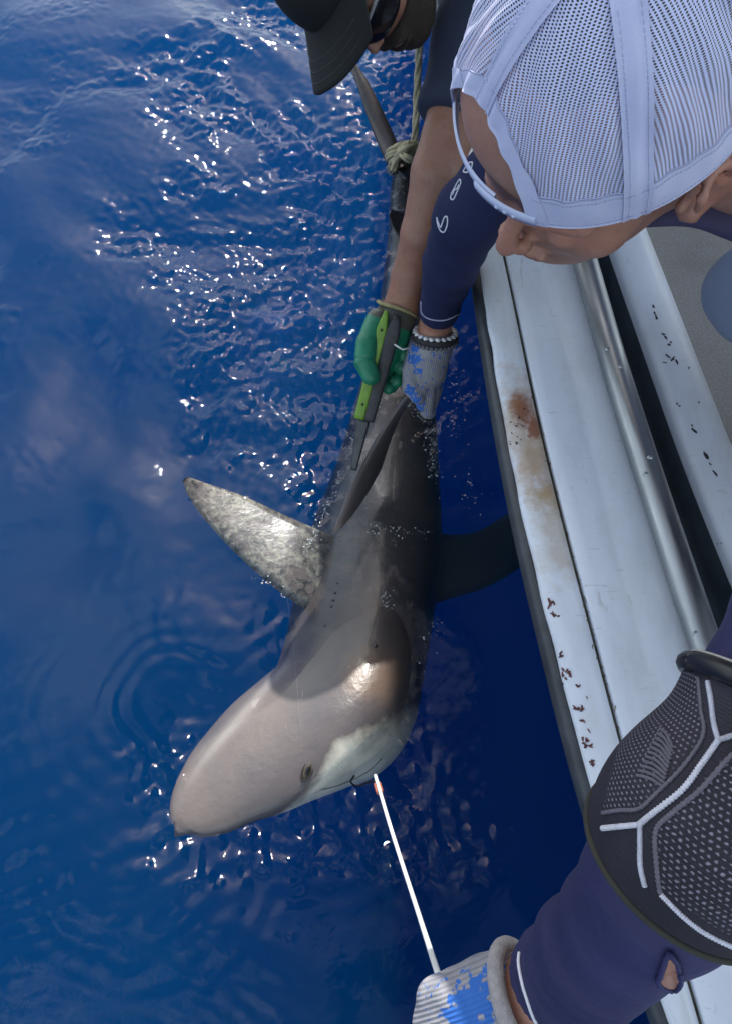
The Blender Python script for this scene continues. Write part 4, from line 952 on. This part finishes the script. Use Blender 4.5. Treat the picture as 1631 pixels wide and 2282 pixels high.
trn = m.add('BsdfTransparent'); ms = m.add('MixShader'); m.L(hole, ms.inputs[0]); m.L(m.b.outputs[0], ms.inputs[1]); m.L(trn.outputs[0], ms.inputs[2]); m.L(ms.outputs[0], m.out.inputs['Surface']); CAPMESH = m.m
CAPW = NT('white cap fabric'); c = CAPW.mix(CAPW.ramp(CAPW.noise(30, 4), .3, .7), (.52, .55, .76), (.60, .63, .83)); CAPW.set(c, .85, spec=.2); CAPW.bump(CAPW.noise(700, 2), .35, .0008); CAPW = CAPW.m
for a0, a1 in ((0, SE), (SE, 128), (-SE, 0), (-128, -SE)): panel_thin('mesh_panel', a0, a1, CAPMESH, 0)
panel_thin('front_panel', 128, 232, CAPW, 0)
Z = lambda v: (lambda a: np.full(np.shape(a), v) if np.ndim(a) else v)
cap_patch('edge_band', OP+.5, 360-OP-.5, Z(-.0), Z(.034), CAPW, .0016, 150, 8)
cap_patch('arch_trim', -OP+.3, OP-.3, lambda a: h0(a)-.0005, lambda a: np.minimum(CH*.9, h0(a)*.93+.019), CAPW, .0018, 60, 6)
# the sides of the arch need a strip too
for sg in (1, -1):
    az_ = [];
    t = np.linspace(0, 1, 24)
    def side(AA, HH, sg=sg): return AA
    n1_, n2_ = 24, 5; P = []; uvv = []
    for i in range(n1_):
        h = AR*.86*i/(n1_-1); a_in = OP*math.sqrt(max(0, 1-(h/AR)**2)); 
        for j in range(n2_): P.append(capP(np.array(sg*(a_in+j/(n2_-1)*(8.5))), np.array(h), .0021)); uvv.append((j, i))
    mesh_obj('arch_side', np.array(P), grid_faces(n1_, n2_), CAPW, cap)
def seam_tape(az, hlo, wdt=.0082, off=.002):
    nh = 40; P = []; uvv = []
    hs = hlo+(CH*.985-hlo)*(1-(1-np.linspace(0, 1, nh))**1.5)
    for h in hs:
        s = max(.08, math.sqrt(max(0, 1-(h/CH)**CN))); dw = math.degrees(wdt/(.098*s))
        for k in np.linspace(-1, 1, 7): P.append(capP(np.array(az+k*dw), np.array(h), off+.0006*math.cos(k*6.0)))
    return mesh_obj('seam_tape', np.array(P), grid_faces(nh, 7), CAPW, cap)
seam_tape(SE, .0); seam_tape(-SE, .0); seam_tape(0, AR); seam_tape(128, 0, .006); seam_tape(-128, 0, .006)
v, f = sphere_vf(capP(np.array(0.), np.array(CH*.999), .003), (.008, .008, .004), HR, 16, 8); mesh_obj('button', v, f, CAPW, cap)
def strap(name, a0, a1, z0, z1, off, n=30):
    P = []
    for a in np.linspace(a0, a1, n):
        for k, (zz, oo) in enumerate(((z0, off), (z0, off+.0018), ((z0+z1)/2, off+.0024), (z1, off+.0018), (z1, off))):
            r_ = math.radians(a); P.append(hc+HR@np.array([(CA-.002+oo)*math.cos(r_), (CB-.002+oo)*math.sin(r_), zz]))
    return mesh_obj(name, np.array(P), grid_faces(n, 5, False), WHITEPLASTIC, cap)
s1 = strap('strap', -OP-4, 16, -.002, .013, .0002); s2 = strap('strap', 5, OP+4, -.002, .012, .0026)
m.t  # noqa
pr_ = None
for a in (18, 22, 26):
    r_ = math.radians(a); v, f = sphere_vf(hc+HR@np.array([(CA+.0025)*math.cos(r_), (CB+.0025)*math.sin(r_), .005]), .0018, None, 8, 6); mesh_obj('snap_peg', v, f, WHITEPLASTIC, s2)

STI = simple('cap stitching', (.42, .45, .62), .9, .1)
def stitch(azf, hs, off=.0034):
    parts = []; P = np.array([capP(np.array(float(azf(h))), np.array(float(h)), off) for h in hs])
    for i in range(0, len(P)-2, 3): parts.append(tube_vf(P[i:i+3], .00035, 4))
    v, f = join_vf(parts); tag(mesh_obj('stitch_row', v, f, STI, cap), kind='stuff')
for az in (SE, -SE):
    for sg in (-1, 1): stitch(lambda h, az=az, sg=sg: az+sg*math.degrees(.0052/(.098*max(.1, math.sqrt(max(0, 1-(h/CH)**CN))))), np.linspace(.002, CH*.93, 160))
for sg in (-1, 1): stitch(lambda h, sg=sg: sg*math.degrees(.0052/(.098*max(.1, math.sqrt(max(0, 1-(h/CH)**CN))))), np.linspace(AR, CH*.93, 90))
for hh in (.005, .030):
    parts = []; P = np.array([capP(np.array(a), np.array(hh), .0022) for a in np.linspace(OP+2, 180, 300)])
    for i in range(0, 297, 3): parts.append(tube_vf(P[i:i+3], .00035, 4))
    v, f = join_vf(parts); tag(mesh_obj('stitch_row', v, f, STI, cap), kind='stuff')
# ---- the angler in the black cap
bf_ = nrm(-CU*.96+CF*.22-CR*.05); bu_ = -CR*.86-CF*.50; bu_ = nrm(bu_-bf_*(bu_@bf_)); bl_ = np.cross(bu_, bf_)
bc, BR = hframe(D(772, -98, 1.10), bf_, bl_, bu_)
bw = lambda x, y, z: bc+BR@np.array([x, y, z], float)
pb = thing('person', (.75, 1.65, .16), 'person in black cap and dark shirt reaching one bare arm down to the water', 'person')
nbb = np.array([.13, 1.30, .78]); sn = D(1105, -75, 1.26); sf_ = np.array([.02, 1.56, .86]); hipb = np.array([.85, 1.75, .62])
armB = [sn, D(1085, 60, 1.21), D(1020, 235, 1.20), D(970, 385, 1.22), D(934, 520, 1.27), D(912, 610, 1.33), D(892, 690, 1.37)]
radB = [.070, .058, .044, .0375, .0295, .0290, .0300]
armF = [sf_, np.array([-.06, 1.72, .66]), np.array([.10, 1.80, .50])]; radF = [.062, .048, .034]
handB = [([D(890, 690, 1.37), D(868, 735, 1.375), D(846, 790, 1.385)], [.030, .036, .036]),
         ([D(842, 715, 1.355), D(818, 765, 1.345), D(812, 805, 1.345), D(826, 838, 1.345)], [.020, .0175, .0165, .0140]),
         ([D(840, 765, 1.395), D(880, 762, 1.405), D(910, 772, 1.395), D(901, 790, 1.378)], [.015, .013, .012, .0105]),
         ([D(835, 795, 1.40), D(875, 798, 1.41), D(903, 806, 1.40), D(893, 818, 1.382)], [.015, .013, .012, .0108]),
         ([D(830, 822, 1.40), D(866, 830, 1.41), D(893, 840, 1.40), D(884, 848, 1.385)], [.014, .0125, .0115, .010]),
         ([D(826, 840, 1.40), D(856, 852, 1.405), D(872, 860, 1.395), D(865, 866, 1.385)], [.012, .011, .010, .009])]
handF = [([armF[-1], np.array([.11, 1.80, .44])], [.034, .034])]+[([np.array([.10, 1.80-.02+.013*i, .44]), np.array([.14, 1.80-.02+.013*i, .42]), np.array([.12, 1.80-.02+.013*i, .40])], [.010, .0095, .009]) for i in range(4)]
def torso_b(P):
    d = sd_cone(P, nbb+np.array([.10, .02, -.02]), hipb, .13, .155)
    return smin(d, sd_cone(P, sn+np.array([.03, .05, .0]), sf_+np.array([.04, -.04, 0]), .068, .068), .06)
kb = np.array([.58, 1.50, .34])
def body_b(P):
    d = head_sdf(P, bc, BR); d = smin(d, sd_cone(P, bw(-.035, 0, -.05), nbb+np.array([.02, 0, 0]), .052, .062), .03)
    d = smin(d, torso_b(P), .03); d = smin(d, chain(P, armB, radB), .02); d = smin(d, chain(P, armF, radF), .02)
    d = smin(d, smin(sd_cone(P, hipb, kb, .085, .06), sd_cone(P, hipb, kb+np.array([.05, .35, 0]), .085, .06), .02), .04)
    d = smin(d, fingers(P, handB), .008); return smin(d, fingers(P, handF), .008)
lo, hi = bb(list(armB)+list(armF)+[hipb, kb, bw(.1, 0, 0), bw(0, 0, .1), D(850, 870, 1.42)], .17)
surf('body', body_b, lo, hi, .0045, SKIN_A, pb)
def beard(P):
    q = (P-bc)@BR; d = head_sdf(P, bc, BR, False)-.006-.0015*vnoise(P, 260, 5)
    d = smax(d, q[..., 2]+.070-.02*np.clip(q[..., 0]/.05, -1, 1)*0-.25*np.clip(.06-q[..., 0], 0, .1), .006)
    return smax(smax(d, -(sd_ell(q, np.array([.095, 0, -.088]), np.array([.02, .024, .009]))), .004), -q[..., 0]-.01, .01)
surf('beard', beard, bc-.17, bc+.17, .003, simple('dark beard', (.035, .024, .018), .9, .4, 300, .8, 700, dist=.002), pb)
def hairb(P):
    q = (P-bc)@BR; d = sd_ell(q, np.array([-.014, 0, .012]), np.array([.098, .082, .106])); return smax(smax(d, -(q[..., 2]+.055+q[..., 0]*.7), .006), q[..., 0]-.05, .01)
surf('hair', hairb, bc-.16, bc+.16, .004, simple('dark hair', (.022, .017, .014), .8, .4, 200, .6, 500), pb)
def tshirt(P):
    d = smin(torso_b(P)-.012, chain(P, armB[:3], [.092, .082, .062]), .02); d = smin(d, chain(P, armF[:2], [.07, .056]), .02)
    d = d+wrinkle(P, (0.3, 1, .4), .0035, 55, 91)+.003*vnoise(P, 22, 92)
    d = smax(d, -plane(P, nbb+np.array([-.02, -.02, 0]), hipb-nbb+np.array([0, -.4, 0])), .01) if False else d
    return smax(d, plane(P, D(985, 262, 1.2), armB[3]-armB[1]), .004)
surf('shirt', tshirt, lo, hi, .006, SHIRTBLUE, pb)
surf('shorts', lambda P: smin(sd_cone(P, hipb, kb, .105, .078), sd_cone(P, hipb, kb+np.array([.05, .35, 0]), .105, .078), .03)+wrinkle(P, (0, 1, .4), .006, 45, 95), bb([hipb, kb, kb+np.array([.05, .35, 0])], .15)[0], bb([hipb, kb, kb+np.array([.05, .35, 0])], .15)[1], .008, simple('dark shorts', (.05, .05, .06), .9), pb)
# glove
def gB_raw(P): return fingers(P, handB, .004)-.0022
cB = D(884, 690, 1.37); axb = D(850, 780, 1.385)-D(890, 685, 1.37)
def gB(P):
    d = smin(gB_raw(P), sd_cone(P, D(892, 686, 1.37), D(868, 735, 1.375), .0345, .038), .006)
    t = P-D(820, 800, 1.335); cr = .0022*np.exp(-((P-D(822, 800, 1.34))@nrm(D(822, 820, 1.34)-D(822, 780, 1.34))/.0035)**2)*(np.linalg.norm(t, axis=-1) < .03)
    return smax(d+cr+.0009*vnoise(P, 90, 101), -plane(P, cB, axb), .002)
glo, ghi = bb([D(885, 690, 1.37), D(800, 800, 1.3), D(920, 870, 1.42)], .05)
gb_ = surf('glove', gB, glo, ghi, .002, None, pb)
m = NT('green coated glove'); vG = np.array([v.co[:] for v in gb_.data.vertices]); attr(gb_, 'cuff', (vG-D(872, 722, 1.37))@nrm(axb)/.004)
c = m.mix(m.ramp(m.noise(40, 3), .3, .7), (.012, .16, .085), (.022, .23, .125)); c = m.mix(m.ramp(m.attr('cuff'), -.5, .5, (1, 1, 1), (0, 0, 0)), c, (.075, .08, .065))
m.set(c, .38); m.bump(m.math('ADD', m.noise(90, 4), m.math('MULTIPLY', m.noise(600, 2), .2)), .35, .0025); gb_.data.materials.append(m.m)
T = nrm(axb); l_ = nrm(np.cross(T, CF)); f_ = np.cross(l_, T)
P_ = np.array([cB+(.0365+.0012*math.sin(3*a))*(math.cos(a)*l_+math.sin(a)*f_)+T*.002*math.sin(2*a) for a in np.linspace(0, 2*np.pi, 44)])
tube('cuff_hem', np.vstack([P_, P_[1:2]]), .0034, simple('straw yellow hem', (.33, .30, .15), .85, .3, 200, .5, 600), gb_, 8)
# black cap: crown, curved bill
capb = thing('cap', bw(0, 0, .03), 'plain black cap with long curved bill on the person at the top', 'cap')
def crownb(P):
    q = (P-bc)@BR; d = sd_ell(q, np.array([-.004, 0, .022]), np.array([.106, .090, .122])); d = np.maximum(d, -(d+.004)-.002*0); d = smax(d, .022-q[..., 2], .004); return d
surf('crown', lambda P: smax(sd_ell((P-bc)@BR, np.array([-.004, 0, .028]), np.array([.108, .092, .100])), .032-((P-bc)@BR)[..., 2], .004), bc-.17, bc+.17, .0035, BLACKCLOTH, capb)
nb1, nb2 = 40, 14; PT, PB_ = [], []
for i in range(nb1):
    s = -1+2*i/(nb1-1); y = s*.088
    for j in range(nb2):
        t = j/(nb2-1); x0 = .098*math.sqrt(max(0, 1-(y/.098)**2))-.010; x1 = .182-.052*abs(s)**2.6-.03*max(0, abs(s)-.9)*10*.1
        x = x0+(x1-x0)*t; yy = y*(1-.10*t*0); zz = .040-.026*(s**2)*(.4+.6*t)-.012*t
        PT.append(bw(x, yy, zz+.0015)); PB_.append(bw(x, yy, zz-.0022))
n_ = nb1*nb2; F1 = grid_faces(nb1, nb2); edges = []
for i in range(nb1-1): edges += [[i*nb2+nb2-1, (i+1)*nb2+nb2-1, (i+1)*nb2+nb2-1+n_, i*nb2+nb2-1+n_], [i*nb2, i*nb2+n_, (i+1)*nb2+n_, (i+1)*nb2]]
for j in range(nb2-1): edges += [[j, j+1, j+1+n_, j+n_], [(nb1-1)*nb2+j, (nb1-1)*nb2+j+n_, (nb1-1)*nb2+j+1+n_, (nb1-1)*nb2+j+1]]
bill = mesh_obj('bill', np.array(PT+PB_), np.concatenate([F1, F1[:, ::-1]+n_, np.array(edges)]), BLACKCLOTH, capb)
PTa = np.array(PT).reshape(nb1, nb2, 3)
for t in (.55, .72, .88): tube('stitch_row', np.array([PTa[i, int(t*(nb2-1))] for i in range(3, nb1-3)]), .0007, simple('dark stitching', (.03, .034, .036), .8), bill, 5)
# wraparound sunglasses
sg_ = thing('sunglasses', bw(.09, 0, -.03), 'dark wraparound sunglasses under the black cap bill', 'sunglasses')
for sy in (1, -1):
    P = []
    for i in range(16):
        a = math.radians(6+62*i/15)
        for j in range(8):
            v_ = -1+2*j/7; hh = .021*math.sqrt(max(.05, 1-(2*(i/15)-1)**4)); P.append(bw(.030+.082*math.cos(a)-.004*v_*v_, sy*.088*math.sin(a), -.030+hh*v_))
    o = mesh_obj('lens', np.array(P), grid_faces(16, 8), BLACKGLOSS, sg_)
    so_ = o.modifiers.new('thick', 'SOLIDIFY'); so_.thickness = .002
    tube('temple_arm', np.array([bw(.030+.082*math.cos(1.18), sy*.082, -.022), bw(.02, sy*.086, -.022), bw(-.03, sy*.086, -.028)]), .0028, BLACKGLOSS, sg_, 8)
tube('brow_bar', np.array([bw(.030+.083*math.cos(a), .089*math.sin(a), -.010) for a in np.linspace(-1.1, 1.1, 24)]), .0026, simple('pale frame edge', (.3, .3, .32), .3), sg_, 8)

# ---- the green handled tool in the green glove
tl = thing('dehooking_tool', D(835, 800, 1.345), 'long dark tool with bright green handle strip gripped in the green glove', 'hand tool')
A0, A1, A2 = D(873, 696, 1.325), D(812, 935, 1.385), D(783, 1045, 1.425)
ax = nrm(A1-A0); tv = -CF-ax*(-CF@ax); tv = nrm(tv); sd_ = np.cross(ax, tv)                    # tv: towards the camera side
def bar(name, p0, p1, prof, mat, parent, sx, n=24):
    # prof(t) -> (side offset, half width, half thickness); rounded section
    P = []; a = np.linspace(0, 2*np.pi, 16, endpoint=False)
    for t in np.linspace(0, 1, n):
        o_, w_, h_ = prof(t); c_ = p0+(p1-p0)*t+sd_*o_*sx
        P.append(c_+np.sign(np.cos(a))[:, None]*(np.abs(np.cos(a))**.5)[:, None]*w_*sd_+np.sign(np.sin(a))[:, None]*(np.abs(np.sin(a))**.5)[:, None]*h_*tv)
    P = np.array(P).reshape(-1, 3); F = []
    for i in range(n-1):
        for j in range(16): k = (j+1) % 16; F.append([i*16+j, i*16+k, (i+1)*16+k, (i+1)*16+j])
    F += [list(range(16))[::-1], [(n-1)*16+j for j in range(16)]]
    return mesh_obj(name, P, F, mat, parent)
sx = 1 if sd_@CR > 0 else -1
GREENP = simple('lime green plastic', (.17, .33, .035), .4, .15, 60, .25, 300); TOOLD = simple('charcoal rubber handle', (.035, .037, .04), .55, .3, 60, .4, 300)
bar('handle_strip', A0, A1, lambda t: (-.0095, .0095*min(1, .35+4*t), .0085), GREENP, tl, sx)
bar('handle_body', A0+ax*.004, A1, lambda t: (.0105-.002*t, .0135*min(1, .4+4*t)-.004*t, .0105), TOOLD, tl, sx)
bar('jaw_shaft', A1, A2, lambda t: (-.002+.006*t, .0125-.0065*t, .008-.003*t), simple('worn grey metal jaw', (.06, .065, .07), .4, .3, 60, .4, 200, metal=.6), tl, sx)
DK = simple('hole shadow metal', (.03, .045, .01), .6)
for t in (.17, .42, .64, .86):
    c_ = A0+(A1-A0)*t-sd_*.0095*sx+tv*.0083; v, f = sphere_vf(c_, (.0032, .0026, .0012), np.stack([ax, sd_, tv], 1), 14, 8); mesh_obj('hole_spot', v, f, DK, tl)  # dark spots stand for handle holes, their inner shade given as colour
tube('guard_wire', np.array([A0+ax*.05+sd_*sx*.018+tv*.012, A0+ax*.055+sd_*sx*.034+tv*.010, A0+ax*.050+sd_*sx*.044+tv*.004]), .0016, WHITEROPE, tl, 6)

# ---- unseen roof above and ahead, added to shade the gunwale
roof = thing('added_shade_roof', (1.2, 2.6, .16), 'unseen white roof on steel posts, added to shade the boat', 'added shade roof')
def edge_at(y): return np.interp(y, YB, L0)
RP = []; ys = np.linspace(1.15, 4.4, 14)
rx0 = [min(edge_at(min(y, 3.4)), .30)-.05 for y in ys]
for zz in (2.18, 2.24):
    for y, x0 in zip(ys, rx0):
        for k in range(10): RP.append((x0+(2.3-x0)*k/9, y, zz-.03*abs(k/4.5-1)**3))
N_ = len(ys)*10; F1 = grid_faces(len(ys), 10); ed = [[k, k+N_, k+1+N_, k+1] for k in range(9)]+[[N_-10+k, N_-9+k, 2*N_-9+k, 2*N_-10+k] for k in range(9)]+[[i*10, (i+1)*10, (i+1)*10+N_, i*10+N_] for i in range(13)]+[[i*10+9, i*10+9+N_, (i+1)*10+9+N_, (i+1)*10+9] for i in range(13)]
mesh_obj('shade_roof_panel', np.array(RP), np.concatenate([F1[:, ::-1], F1+N_, np.array(ed)]), GEL, roof, False)
for x, y in ((1.1, 1.9), (2.1, 1.9), (.75, 4.2), (2.1, 4.2)): tube('shade_roof_post', np.array([(x, y, .16), (x, y, 1.2), (x, y, 2.18)], float), .022, STEEL, roof, 10)
